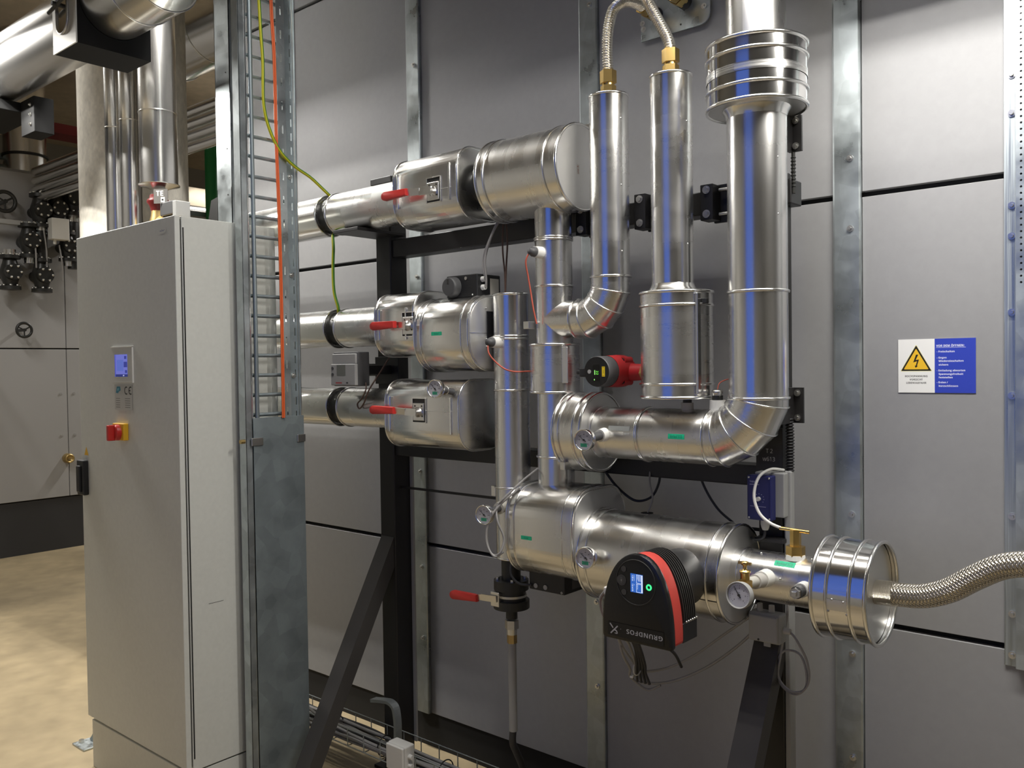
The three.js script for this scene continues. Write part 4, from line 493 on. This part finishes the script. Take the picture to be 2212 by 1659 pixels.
// ---------------------------------------------------------------- cable ladder beside the cabinet
{ const t = thing('cable_ladder', 'galvanised vertical cable ladder with sheet cover below, beside the cabinet', 'cable ladder', [-2.84, 0, .68]); const XA = -2.862, XB = -2.822, H = CEIL;
  const chan = (z0, z1, lip) => [box(XA, XB, 0, H, z0, z0 + .002), box(XA, XB, 0, H, z1 - .002, z1), box(XA, XA + .002, 0, H, z0, z1)];
  const g1 = mergeAll([box(XA, XB, 0, H, .808, .812), box(XB - .002, XB, 0, H, .786, .81), box(XA, XA + .002, 0, H, .786, .81)]); part('side_rail', planarUV(g1, 2), M.galv, t); part('rail_lip', box(XB - .004, XB + .002, 0, H, .7815, .7855), M.bead, t); part('rail_web', box(XA, XB - .004, 0, H, .776, .779), M.galvDark, t); part('strut_tube', cyl([-2.828, 0, .757], [-2.828, H, .757], .0082, .0082, 14), M.galvDark, t);
  const slotPlate = (w, hgt, u, n, pitch, sl) => { const s = new THREE.Shape(); s.moveTo(0, 0); s.lineTo(w, 0); s.lineTo(w, hgt); s.lineTo(0, hgt); s.closePath(); for (let k = 0; k < n; k++) { const h = new THREE.Path(); const y = hgt - .06 - k * pitch; h.moveTo(u - .003, y); h.lineTo(u - .003, y - sl); h.lineTo(u + .003, y - sl); h.lineTo(u + .003, y); h.closePath(); s.holes.push(h); } return extr(s, .002); };
  let g = slotPlate(.036, H, .02, 40, .09, .032); g.rotateY(PI / 2); g.translate(-2.826, 0, .644); part('far_rail', planarUV(g, 2), M.galv, t); g = slotPlate(.046, H, .034, 88, .054, .03); g.rotateY(PI / 2); g.translate(-2.842, 0, .608); part('far_rail_web', planarUV(g, 2), M.galvDark, t); part('rail_lip', box(-2.846, -2.826, 0, H, .5575, .5605), M.bead, t); part('far_rail_side', box(-2.868, -2.846, 0, H, .552, .556), M.galvDark, t);
  const rg = new THREE.CylinderGeometry(.0072, .0072, .19, 10); rg.rotateX(PI / 2); for (let y = 1.485; y < 4.8; y += .0745) put('rung', rg, M.galvDark, t, [-2.846, y, .695]);
  const cov = bar(-2.818, -2.815, .01, 1.475, .5575, .783, .001); planarUV(cov, 1.7); part('cover_sheet', cov, M.galvDark, t, 'blotchy galvanised cover sheet'); const fl = slotPlate(.03, 1.46, .015, 26, .054, .026); fl.translate(-2.85, .01, .783); part('cover_flange', planarUV(fl, 2), M.galv, t, 'slotted flange of the cover');
  for (const [a, b] of [[.745, .795], [.555, .592]]) part('clip', bar(-2.815, -2.808, 1.372, 1.402, a, b, .003), M.steel, t, 'dull steel clip'); part('wing_screw', cyl([-2.83, 1.39, .80], [-2.83, 1.39, .83], .008, .008, 12), M.brassDull, t); for (const y of [1.63, 2.02, 2.4]) put('bolt', boltG, M.zinc, t, [-2.838, y, .585], [0, PI / 2, 0]); }
single('earth_cable', tube([[-2.812, 4.8, .735], [-2.812, 3.4, .735], [-2.812, 2.93, .72], [-2.812, 2.81, .713], [-2.812, 2.64, .712], [-2.812, 2.56, .69], [-2.812, 2.485, .645], [-2.815, 2.44, .58], [-2.822, 2.41, .50], [-2.834, 2.375, .43], [-2.842, 2.355, .39]], .0062, 140, 8), earthMat(), 'green and yellow earth cable coming down the ladder to the topmost pipe', 'cable', 'earth cables');
single('earth_cable', tube([[-2.842, 2.21, .37], [-2.815, 2.19, .40], [-2.80, 2.14, .41], [-2.805, 2.06, .41], [-2.80, 1.96, .41], [-2.79, 1.90, .40], [-2.80, 1.878, .39]], .0062, 60, 8), earthMat(), 'yellow earth cable hanging between the topmost and middle pipes', 'cable', 'earth cables');
function earthMat() { const t = tex(16, (x, y) => (y < 5 ? [62, 120, 32] : [188, 184, 26])); return S({ map: t, roughness: .5 }); }
[[0, 'tube'], [.0075, 'slotted']].forEach(([d, w]) => single('orange_cable', tube([[-2.81, 4.8, .68 - d], [-2.81, 3.04, .677 - d], [-2.81, 2.84, .668 - d], [-2.81, 2.53, .666 - d], [-2.81, 2.2, .659 - d], [-2.81, 1.83, .657 - d], [-2.81, 1.47, .658 - d]], .0035, 80, 6), M.orange, `orange data cable running down the cable ladder, the one nearer its ${w} rail`, 'cable', 'orange ladder cables'));
{ const t = thing('strut_post', 'galvanised channel post rising behind the cabinet to the ceiling', 'post', [-3.425, 0, .5]); const s = [box(-3.485, -3.37, 0, CEIL, .505, .508), box(-3.485, -3.482, 0, CEIL, .47, .508), box(-3.373, -3.37, 0, CEIL, .47, .508)]; part('channel', planarUV(mergeAll(s), 1.6), M.galv, t); for (const y of [2.42, 2.62, 2.95]) put('bolt_hole', holeG, M.castIron, t, [-3.40, y, .5085]); }

// ---------------------------------------------------------------- loose cables
const wire = (pts, r, m, label, group) => single('cable', tube(pts, r, pts.length * 9, 6), m, label, 'cable', group);
wire([[-1.99, 2.16, .33], [-2.0, 2.10, .36], [-2.015, 2.03, .38], [-2.01, 1.98, .385], [-2.0, 1.957, .385]], .0042, M.greyWire, 'grey actuator cable dropping from the large drum to the upper gland', 'actuator cables');
wire([[-1.985, 2.16, .33], [-1.988, 2.10, .37], [-1.995, 2.02, .395], [-1.995, 1.95, .39], [-2.0, 1.929, .386]], .0042, M.greyWire, 'grey actuator cable dropping from the large drum to the lower gland', 'actuator cables');
wire([[-1.975, 2.16, .32], [-1.962, 2.06, .34], [-1.945, 1.97, .35], [-1.935, 1.895, .36]], .0032, M.brownWire, 'thin brown wire from the large drum to the slim riser', 'brown wires');
wire([[-1.97, 2.16, .31], [-1.94, 2.08, .34], [-1.93, 1.99, .36], [-1.932, 1.895, .365]], .0032, M.brownWire, 'second thin brown wire ending on top of the slim riser', 'brown wires');
wire([[-1.62, 1.31, .24], [-1.575, 1.255, .23], [-1.51, 1.215, .22], [-1.46, 1.23, .21], [-1.43, 1.28, .21], [-1.425, 1.345, .21]], .0042, M.darkWire, 'dark cable drooping in a loop under the flow pipe drum');
wire([[-1.395, 1.20, .34], [-1.40, 1.24, .30], [-1.44, 1.29, .25], [-1.45, 1.34, .22], [-1.42, 1.38, .22]], .003, M.greyWire, 'thin grey cable rising out of the hole in the pump drum');
wire([[-1.294, 1.38, .22], [-1.29, 1.33, .21], [-1.275, 1.275, .2], [-1.23, 1.212, .2], [-1.18, 1.175, .2]], .0042, M.darkWire, 'dark cable curving down behind the pump drum');
wire([[-1.84, 1.21, .51], [-1.872, 1.16, .53], [-1.882, 1.09, .53], [-1.862, 1.05, .53], [-1.83, 1.055, .53], [-1.822, 1.10, .515], [-1.84, 1.16, .525], [-1.85, 1.2, .515], [-1.82, 1.235, .508], [-1.78, 1.29, .46], [-1.77, 1.32, .40]], .0036, M.greyWire, 'grey cable loop hanging at the left edge of the tagged casing');
wire([[-1.80, 1.26, .46], [-1.845, 1.20, .518], [-1.872, 1.14, .538], [-1.872, 1.08, .54], [-1.845, 1.045, .535], [-1.82, 1.06, .52]], .0036, M.greyWire, 'second grey cable loop hanging at the left edge of the tagged casing');
wire([[-1.89, 1.01, .40], [-1.875, .96, .42], [-1.84, .935, .42], [-1.80, .933, .405]], .0045, M.darkWire, 'dark cable entering the hanging actuator');
wire([[-1.318, 1.05, .68], [-1.342, 1.02, .67], [-1.346, .97, .65], [-1.325, .92, .62], [-1.32, .86, .6], [-1.36, .78, .5], [-1.43, .70, .38], [-1.40, .66, .34], [-1.36, .68, .33]], .004, M.greyWire, 'grey supply cable looping from the white plug of the black pump');
wire([[-1.30, .935, .66], [-1.32, .88, .6], [-1.38, .78, .45], [-1.42, .715, .35], [-1.356, .728, .32], [-1.26, .785, .31], [-1.17, .86, .305], [-1.055, .955, .3]], .0042, M.greyWire, 'upper grey cable sagging from the pump to the junction box', 'pump cables');
wire([[-1.29, .935, .65], [-1.31, .88, .58], [-1.39, .75, .42], [-1.456, .667, .32], [-1.357, .683, .31], [-1.231, .75, .305], [-1.112, .85, .3], [-1.02, .955, .3]], .0042, M.greyWire, 'lower grey cable sagging from the pump to the junction box', 'pump cables');
for (const [i, d] of [0, .009, .018, .027].entries()) wire([[-1.285 + d, .94, .64], [-1.30 + d * .6, .88, .57], [-1.355 + d, .79, .47], [-1.40 + d * 1.2, .73, .40], [-1.405 + d * 1.6, .70, .39]], .0048, M.darkWire, 'dark cable in the tied bundle below the black pump', 'tied pump cables');
single('cable_tie', mergeAll([ring([-1.375, .76, .435], 'x', .022, .0018, 20), bar(-1.385, -1.375, .735, .742, .455, .462, .001)]), M.white, 'white cable tie round the bundle below the black pump', 'cable tie');
wire([[-1.20, .938, .62], [-1.195, .90, .58], [-1.21, .85, .5], [-1.22, .80, .45]], .0045, M.darkWire, 'short dark cable hanging from the underside of the black pump');
wire([[-.966, .91, .295], [-.945, .89, .30], [-.92, .83, .29], [-.922, .77, .285], [-.96, .732, .28], [-1.0, .75, .28], [-1.012, .81, .28], [-.99, .848, .28], [-.945, .85, .285], [-.925, .80, .285], [-.935, .75, .28], [-.97, .74, .285], [-1.005, .77, .285], [-1.0, .84, .28], [-.985, .95, .27], [-.985, 1.02, .26]], .0034, M.greyWire, 'grey cable coiled in a loop beside the frame post');
wire([[-1.036, 1.187, .297], [-1.04, 1.165, .30], [-1.06, 1.155, .3], [-1.10, 1.16, .28]], .004, M.darkWire, 'dark cable leaving the gland under the blue thermostat');
wire([[-1.147, 1.582, .36], [-1.145, 1.60, .35], [-1.12, 1.615, .30], [-1.09, 1.62, .26]], .0016, M.redWire, 'hair-thin red wire at the vent cap');

// ---------------------------------------------------------------- floor tray with cables along the wall
{ const t = thing('wire_tray', 'low wire mesh cable tray on the floor along the panelled wall', 'cable tray', [-2.7, .09, .34]); const y0 = .125, y1 = .195, z0 = .275, z1 = .40; const W = .0022;
  for (const [y, z] of [[y1, z0], [y0, z0], [y0, z0 + .05], [y0, z1 - .04], [y0, z1], [y1, z1]]) part('wire', cyl([-3.9, y, z], [-1.7, y, z], W, W, 6), M.galv, t); for (let k = 0; k < 23; k++) { const x = -3.88 + k * .1; part('cross_wire', mergeAll([cyl([x, y0, z0], [x, y1, z0], W, W, 6), cyl([x, y0, z0], [x, y0, z1], W, W, 6), cyl([x, y0, z1], [x, y1, z1], W, W, 6)]), M.galv, t); }
  for (const x of [-3.5, -2.45, -1.9]) part('foot', [bar(x - .02, x + .02, .118, .122, z0, z1, .001), bar(x - .02, x + .02, 0, .12, (z0 + z1) / 2 - .01, (z0 + z1) / 2 + .01, .001)], M.galvDark, t); }
for (let k = 0; k < 12; k++) { const pts = []; const zc = .29 + (k % 6) * .018, yc = .137 + Math.floor(k / 6) * .014; for (let i = 0; i <= 12; i++) { const x = -3.85 + i * .178; const sq = Math.cos((x + 2.95) * 3.1) * .5 + .5; pts.push([x, yc + (rnd() - .4) * .012, .335 + (zc - .335) * (.6 + .6 * sq) + (rnd() - .5) * .012]); } wire(pts, .0062 + rnd() * .0015, k % 3 ? M.greyWire : M.darkWire, 'grey cable bundled in the wire tray on the floor', 'tray cables'); }
for (const x of [-2.93, -2.62, -2.28]) single('cable_tie', (() => { const g = ring([x, .148, .34], 'x', .04, .0024, 24); return g; })(), M.black, 'black cable tie round the cables in the floor tray', 'cable tie', 'tray cable ties');
{ const t = thing('junction_box', 'white plastic junction box clipped to the floor cable tray', 'box', [-2.45, .13, .44]); part('housing', bar(-2.478, -2.38, .145, .245, .402, .45, .006), M.white, t); part('lid', bar(-2.476, -2.382, .147, .243, .45, .462, .005), M.white, t); for (const y of [.172, .205]) part('cable_gland', cyl([-2.38, y, .43], [-2.363, y, .43], .009, .0085, 14), M.white, t); part('mount', bar(-2.47, -2.43, .14, .16, .396, .404, .001), M.galv, t); }
{ const t = thing('bent_strut', 'bent galvanised strut hook sticking up from the floor cable tray', 'bracket', [-2.53, 0, .33]); const q = []; const s = new THREE.Shape(); s.moveTo(-.016, 0); s.lineTo(.016, 0); s.lineTo(.016, .012); s.lineTo(.0135, .012); s.lineTo(.0135, .003); s.lineTo(-.0135, .003); s.lineTo(-.0135, .012); s.lineTo(-.016, .012); s.closePath();
  const path = new THREE.CatmullRomCurve3([V(-2.515, .0, .36), V(-2.515, .2, .36), V(-2.517, .29, .36), V(-2.53, .335, .36), V(-2.56, .35, .36), V(-2.60, .347, .36), V(-2.665, .335, .36)], false, 'centripetal'); part('channel', new THREE.ExtrudeGeometry(s, { steps: 50, bevelEnabled: false, extrudePath: path }), M.galv, t); part('bolt', hexnut([-2.535, .255, .36], [-2.515, .255, .36], .009), M.zinc, t); }
wire([[-3.3, .24, .36], [-3.1, .20, .37], [-2.95, .17, .37], [-2.8, .15, .36]], .006, M.greyWire, 'grey cable slanting down into the floor tray');

// ---------------------------------------------------------------- upper left: big clad pipe in a saddle
{ const t = thing('main_pipe', 'thick clad pipe crossing above the cabinet, held in a black saddle', 'pipe', [-4.5, 3.09, .825]); const y = 3.245, z = .825, r = .15; part('jacket', cyl([-7.4, y, z], [-3.42, y, z], r, r, 64), M.aluLong, t);
  const m = mitre([[-3.43, y, z], [-3.33, y, z], [-3.20, y + .055, z], [-3.12, y + .18, z], [-3.10, y + .32, z], [-3.10, 4.7, z]], r); m.segs.forEach(g => part('elbow_segment', g, M.aluLong, t)); m.seams.forEach(g => part('mitre_seam', g, M.bead, t)); part('bead', ring([-3.50, y, z], 'x', r + .001, .003), M.bead, t); part('bead', ring([-5.2, y, z], 'x', r + .001, .003), M.bead, t); }
{ const t = thing('pipe_saddle', 'black pipe saddle with bright slotted front plate under the thick pipe', 'clamp', [-3.86, 3.04, .825]); const x0 = -3.972, x1 = -3.745, z = .825, y = 3.245, yb = 3.038, zf = .985; const s = new THREE.Shape(); s.moveTo(-.16, yb); s.lineTo(.16, yb); s.lineTo(.16, 3.6); s.lineTo(.157, 3.6); s.lineTo(.157, y); s.absarc(0, y, .152, 0, PI, true); s.lineTo(-.157, y); s.lineTo(-.157, 3.6); s.lineTo(-.16, 3.6); s.closePath(); const g = extr(s, x1 - x0 - .004); g.rotateY(PI / 2); g.translate(x0 + .002, 0, z); part('block', g, M.rubber, t, 'black rubber lined block');
  const cx = (x0 + x1) / 2 - .01, cy = 3.20; const fp = new THREE.Shape(); fp.moveTo(x0, yb); fp.lineTo(x1, yb); fp.lineTo(x1, 3.5); fp.lineTo(x0, 3.5); fp.closePath(); const f = extr(fp, .006); f.translate(0, 0, zf); part('front_plate', f, M.galvLight, t); const sl = new THREE.Shape(); sl.absarc(0, .045, .05, 0, PI); sl.absarc(0, -.045, .05, PI, 2 * PI); const h = extr(sl, .002); h.translate(cx, cy, zf + .006); part('slot_plate', smooth(h), M.aluBright, t); part('slot_rim', new THREE.TubeGeometry(new THREE.CatmullRomCurve3([...Array(24)].map((_, k) => { const a = k / 24 * 2 * PI; return V(cx + Math.cos(a) * .052, cy + Math.sin(a) * .052 + (Math.sin(a) > 0 ? .045 : -.045), zf + .009); }), true), 60, .006, 6, true), M.steel, t); part('bolt', [cyl([x0 + .02, cy + .005, zf + .03], [x1 - .06, cy + .03, zf + .03], .008, .008, 10), cyl([cx, cy + .02, zf], [cx, cy + .02, zf + .05], .01, .01, 10)], M.castIron, t); }
{ const t = thing('pipe_hanger', 'black bolted hanger arm under the thick pipe, left of the saddle', 'clamp', [-4.9, 2.9, .7]); part('arm', bar(-4.97, -4.80, 2.905, 3.09, .66, .76, .004), M.rubber, t); part('cradle', bar(-5.5, -4.97, 3.035, 3.088, .66, .98, .004), M.rubber, t); for (const y of [2.95, 3.0, 3.05]) put('bolt', boltG, M.zinc, t, [-4.84, y, .762]); }
// three risers behind the cabinet
[[-4.745, .366, .052, 0, 2.985, 'narrow'], [-4.632, .335, .056, 0, 3.01, 'narrow'], [-4.425, .285, .096, 2.643, 3.02, 'wide']].forEach(([x, z, r, y0, yb, k], i) => { const t = thing('hall_riser', ['narrow clad riser nearest the concrete column', 'narrow clad riser next to the wide one behind the cabinet', 'wide clad riser ending in a flared cap above the red handwheel'][i], 'pipe', [x, y0, z], 'risers behind the cabinet'); part('jacket', cyl([x, y0, z], [x, CEIL, z], r, r, 44), M.aluLong, t); part('bead', ring([x, yb, z], 'y', r + .001, .003), M.bead, t); if (y0) { part('end_cap', lathe([x, y0 - .035, z], [x, y0, z], [[0, .03], [.012, .05], [.03, r + .008], [.035, r + .008]], 40), M.bead, t); part('neck', cyl([x, y0 - .07, z], [x, y0 - .02, z], .042, .042, 24), M.offwhite, t); } });
{ const t = thing('brass_valve', 'brass valve with dark red cap under the wide riser, above the cabinet', 'valve', [-4.3, 2.1, .33]); const x = -4.41, z = .30; part('cap', lathe([x, 2.50, z], [x, 2.585, z], [[0, .038], [.012, .04], [.03, .046], [.045, .058], [.06, .056], [.065, .045], [.085, .042], [.085, 0]], 12), S({ color: lin(.16, .012, .012), roughness: .4 }), t, 'dark red ribbed cap'); part('body', lathe([x, 2.1, z], [x, 2.51, z], [[0, .05], [.2, .05], [.26, .055], [.33, .052], [.37, .04], [.41, .036]], 28), M.brassDull, t); part('side_outlet', cyl([x + .02, 2.43, z - .01], [x + .26, 2.37, z + .02], .048, .044, 28), M.brassDull, t); part('gland', cyl([x + .26, 2.37, z + .02], [x + .3, 2.36, z + .025], .046, .046, 20), M.offwhite, t); part('actuator', bar(x + .07, x + .2, 2.46, 2.53, z - .06, z + .03, .006), M.dkPlastic, t); part('actuator_tag', bar(x + .2, x + .235, 2.445, 2.525, z - .05, z + .03, .003), M.greyPlastic, t);
  part('letter_tag', plane(.075, .075, [x + .092, 2.563, z + .035], PI * .2), printMat(96, 96, (c) => { c.fillStyle = '#6d6a66'; c.fillRect(0, 0, 96, 96); c.fillStyle = '#f2f2ee'; c.font = 'bold 48px sans-serif'; c.fillText('TE', 16, 46); c.fillRect(48, 54, 28, 34); c.fillStyle = '#333'; c.fillRect(54, 66, 14, 12); }), t, 'white letters on a tag'); }
// hall pipes behind, seen past the end of the panelled wall
for (let k = 0; k < 4; k++) { const y = 3.462 - k * .083; single('hall_pipe', cyl([-8.35, y, -.6], [-4.4, y, -.6], .038, .038, 28), M.aluLong, 'bright clad pipe behind the wide riser, ' + ['topmost', 'second from the top', 'third from the top', 'lowest'][k] + ' in the stack of four', 'pipe', 'stack of four hall pipes'); }
{ const t = thing('hall_duct', 'large round clad pipe with rim high behind the wide riser', 'pipe', [-5.4, 3.7, -.6]); const y = 3.96, z = -.62, r = .225; part('jacket', cyl([-5.86, y, z], [-4.3, y, z], r, r, 56), M.aluLong, t); part('end_rim', ring([-5.86, y, z], 'x', r, .008), M.bead, t); part('bead', ring([-5.35, y, z], 'x', r + .001, .004), M.bead, t); const m = mitre([[-5.86, y, z], [-5.97, y, z], [-6.1, y + .1, z], [-6.15, y + .3, z], [-6.15, 4.85, z]], r * .98); m.segs.forEach(g => part('elbow_segment', g, M.aluLong, t)); }
{ const t = thing('hanging_rod', 'thin ceiling rod with cross bar in the gap beside the wide riser', 'rod', [-6.9, 3.6, -1.6]); part('rod', cyl([-6.9, 3.65, -1.62], [-6.9, CEIL, -1.62], .008, .008, 8), M.steel, t); part('cross_bar', cyl([-6.98, 4.2, -1.62], [-6.82, 4.2, -1.62], .006, .006, 8), M.steel, t); }
single('green_column', cyl([-7.32, 2.2, -1.74], [-7.32, CEIL - 1.0, -1.74], .06, .06, 24), M.green, 'dark green vertical pipe beside the galvanised post', 'pipe');
for (const [x, y, z0, z1, r, m, l] of [[-9.4, 3.62, -6, -1.6, .16, 'beige', 'beige duct highest behind the green pipe'], [-9.4, 3.2, -6, -1.6, .14, 'galvDark', 'grey duct in the middle behind the green pipe'], [-8.9, 3.42, -6, -1.6, .05, 'aluLong', 'slim bright pipe behind the green pipe'], [-8.3, 3.2, -4, -1.45, .07, 'aluLong', 'bright clad pipe low behind the green pipe']]) { const t = thing('far_duct', l, 'duct', [x, y - r, (z0 + z1) / 2]); part('shell', cyl([x, y, z0], [x, y, z1], r, r, 28), M[m], t); for (const z of [z0 + .5, z1 - .3]) part('hanger_rod', [cyl([x + .05 + r + (y < 3.3 ? .1 : 0), y, z], [x + .05 + r + (y < 3.3 ? .1 : 0), CEIL, z], .006, .006, 6), cyl([x + r * .9, y, z], [x + .05 + r + (y < 3.3 ? .1 : 0), y, z], .006, .006, 6)], M.steel, t); }
{ const t = thing('pipe_rack', 'thin ceiling rods carrying the stack of four hall pipes', 'rack', [-6.4, 3.15, -.6]); for (const z of [-.655, -.545]) part('rod', cyl([-6.4, 3.16, z], [-6.4, CEIL, z], .006, .006, 6), M.steel, t); for (let k = 0; k < 4; k++) part('cross_bar', bar(-6.41, -6.39, 3.462 - k * .083 - .044, 3.462 - k * .083 - .038, -.66, -.54, .001), M.steel, t); }
{ const t = thing('far_cable_tray', 'pale cable tray with orange cables far behind the cabinet top', 'cable tray', [-7.6, 2.85, -2]); for (const y of [2.93, 3.03]) part('rail', cyl([-7.4, y, -3.2], [-7.4, y, -.9], .014, .014, 8), M.white, t); for (let k = 0; k < 9; k++) part('hanger', box(-7.41, -7.39, 2.78, 3.04, -3.0 + k * .24, -2.98 + k * .24), M.white, t); part('bundle', cyl([-7.43, 2.97, -3.2], [-7.43, 2.97, -.9], .025, .025, 10), M.orange, t, 'orange cables'); part('edge', box(-7.5, -7.38, 3.07, 3.11, -3.2, -.9), M.galvDark, t); }
single('dark_cover', (() => { const s = new THREE.Shape(); s.moveTo(0, 0); s.lineTo(.16, 0); s.lineTo(.16, .34); s.lineTo(.1, .33); s.closePath(); const g = extr(s, .04); g.translate(-3.72, 2.1, .42); return g; })(), M.castIron, 'dark sloping cover standing behind the cabinet next to the post', 'cover');

// ---------------------------------------------------------------- concrete column
{ const x = -5.05, z = .11; const g = cyl([x, 0, z], [x, CEIL, z], .3, .3, 64); scaleUV(g, 3, 5); single('concrete_column', g, M.conc, 'pale round concrete column behind the cabinet', 'column'); }
// ---------------------------------------------------------------- boiler at the far left
{ const t = thing('boiler', 'large grey boiler casing with black base at the far left', 'boiler', [-9.4, 0, .2]); const X = -8.43; part('base', box(-10.6, X - .02, 0, .485, -1.4, 2.2), M.boilerBase, t, 'black base'); const zs = [-1.4, -.862, .95, 2.2], ys = [.485, 1.868, 3.46];
  for (let i = 0; i < 3; i++) for (let j = 0; j < 2; j++) part('panel', bar(-10.6, X, ys[j] + .006, ys[j + 1] - .006, zs[i] + .003, zs[i + 1] - .003, .004), M.boiler, t); part('core', box(-10.58, X - .02, .48, 3.44, -1.38, 2.18), M.seam, t); for (const y of [1.06, 1.45]) for (const z of [-.80, -.92]) part('screw', cyl([X, y, z], [X + .006, y, z], .012, .012, 8), M.zinc, t); part('top_flashing', bar(-10.6, X - .1, 3.45, 3.5, -1.4, 2.2, .004), M.boiler, t);
  part('brass_plug', lathe([X, .845, -.845], [X + .07, .845, -.845], [[0, .045], [.05, .045], [.055, .04], [.07, .04], [.07, .028], [.05, .026], [.05, 0]], 20), M.brassDull, t, 'brass screw plug'); }
function handwheel(label, p, R) { const t = thing('handwheel', label, 'handwheel', p, 'boiler handwheels'); part('rim', ring(p, 'x', R, R * .2, 28), M.castIron, t); part('hub', cyl([p[0] - .14, p[1], p[2]], [p[0] + .02, p[1], p[2]], R * .22, R * .22, 14), M.castIron, t); for (let k = 0; k < 3; k++) { const a = .5 + k * 2 * PI / 3; part('spoke', cyl(p, [p[0], p[1] + Math.sin(a) * R, p[2] + Math.cos(a) * R], R * .1, R * .1, 6), M.castIron, t); } }
handwheel('black handwheel low on the grey boiler front', [-8.29, 2.03, -.45], .062); handwheel('black handwheel high at the edge of the boiler front', [-8.29, 3.15, -.32], .085); handwheel('black handwheel standing above the boiler top edge', [-8.6, 3.46, -.74], .085);
const cbolt = new THREE.SphereGeometry(.012, 8, 6);
function flangeValve(label, x, y, z, s, down) { const t = thing('flanged_valve', label, 'valve', [x, y - .14 * s, z], 'boiler valve cluster'); const f = (dy) => { part('flange', cyl([x, y + dy * s, z], [x, y + (dy + .03) * s, z], .085 * s, .085 * s, 24), M.castIron, t); for (let k = 0; k < 8; k++) { const a = k * PI / 4 + .3; put('bolt', cbolt, M.zinc, t, [x + Math.cos(a) * .072 * s, y + (dy + .036) * s, z + Math.sin(a) * .072 * s]); } }; part('body', lathe([x, y - .13 * s, z], [x, y + .13 * s, z], [[0, .05 * s], [.05 * s, .062 * s], [.13 * s, .085 * s], [.21 * s, .062 * s], [.26 * s, .05 * s]], 24), M.castIron, t); f(-.15); f(.12); part('nozzle', cyl([-8.43, y, z], [x, y, z], .05 * s, .06 * s, 18), M.castIron, t); part('face', cyl([x + .05, y, z], [x + .1 * s, y, z], .07 * s, .07 * s, 20), M.castIron, t); for (let k = 0; k < 6; k++) { const a = k * PI / 3; put('bolt', cbolt, M.zinc, t, [x + .105 * s, y + Math.sin(a) * .055 * s, z + Math.cos(a) * .055 * s]); } part('band', cyl([x, y + (down ? .15 : -.2) * s, z], [x, y + (down ? .2 : -.15) * s, z], .05 * s, .05 * s, 20), M.bead, t); return t; }
[[3.10, -.60, 1, 0, 'upper left of the pale box'], [3.13, -.74, 1, 0, 'above the pale box'], [3.25, -.88, 1.1, 0, 'at the column edge above the pale box'], [2.82, -.50, 1, 0, 'left of the dark vertical pipe'], [2.80, -.83, .9, 0, 'below the pale box'], [2.52, -.60, 1, 1, 'at the foot of the dark vertical pipe'], [2.53, -.34, 1, 1, 'lowest at the left edge']].forEach(([y, z, s, d, w]) => flangeValve(`dark flanged valve on the boiler front, ${w}`, -8.27, y, z, s, d));
single('dark_pipe', cyl([-8.27, 2.6, -.60], [-8.27, 2.92, -.60], .055, .05, 20), M.castIron, 'short dark vertical pipe between the boiler valves', 'pipe'); single('dark_pipe', cyl([-8.27, 2.6, -.88], [-8.27, 3.2, -.88], .05, .05, 20), M.castIron, 'dark vertical pipe between the boiler valves and the column', 'pipe');
{ const t = thing('junction_box', 'pale square junction box amid the boiler valves', 'box', [-8.1, 2.82, -.71]); part('housing', bar(-8.22, -8.12, 2.84, 3.03, -.79, -.64, .006), M.white, t); part('arm', bar(-8.43, -8.2, 2.9, 2.94, -.74, -.70, .003), M.castIron, t); part('cable_gland', cyl([-8.17, 2.80, -.68], [-8.17, 2.85, -.68], .014, .014, 12), M.white, t); }
{ const t = thing('cable_duct', 'slim grey cable tray leading to the pale box on the boiler', 'cable tray', [-8.3, 2.93, -.3]); part('tray', bar(-8.30, -8.24, 2.95, 2.99, -.62, .3, .002), M.greyPlastic, t); for (let k = 0; k < 4; k++) part('slat', bar(-8.24, -8.23, 2.89 + k * .03, 2.905 + k * .03, -.64, -.55, .001), M.galvDark, t); }
for (const [z0, z1, y0] of [[-.51, -.53, 2.9], [-.60, -.62, 2.92], [-.73, -.75, 2.8]]) wire([[-8.2, y0, z0], [-8.18, y0 - .15, z0 - .01], [-8.2, y0 - .32, z1]], .007, M.greyWire, 'thin grey wire hanging among the boiler valves', 'boiler wires');
{ const t = thing('flue_duct', 'wide round clad flue with dark ring rising from the boiler', 'flue', [-8.9, 3.4, -.72]); part('shell', cyl([-8.95, 3.51, -.74], [-8.95, CEIL, -.74], .185, .185, 44), M.aluLong, t); part('clamp_ring', ring([-8.95, 3.72, -.74], 'y', .19, .014), M.castIron, t); }
{ const t = thing('flue_duct', 'pale vertical pipe at the left edge above the boiler', 'flue', [-9, 3.4, -.28]); part('shell', cyl([-8.9, 3.5, -.28], [-8.9, 4.0, -.28], .035, .035, 20), M.white, t); part('cap', ring([-8.9, 3.72, -.28], 'y', .036, .01), M.steel, t); }
single('red_beam', box(-9.6, -9.3, 4.1, 4.2, -2.4, 2.4), S({ color: lin(.2, .02, .02), roughness: .6 }), 'dark red beam above the boiler', 'beam');
for (const y of [3.72, 3.62]) single('boiler_line', cyl([-9.1, y, -2.4], [-9.1, y, 1.5], .03, .03, 14), M.galvDark, 'thin horizontal line behind the flue above the boiler', 'pipe', 'boiler lines');

scene.traverse(o => { if (o.isMesh) { o.castShadow = true; o.receiveShadow = true; } });
renderer.render(scene, camera);
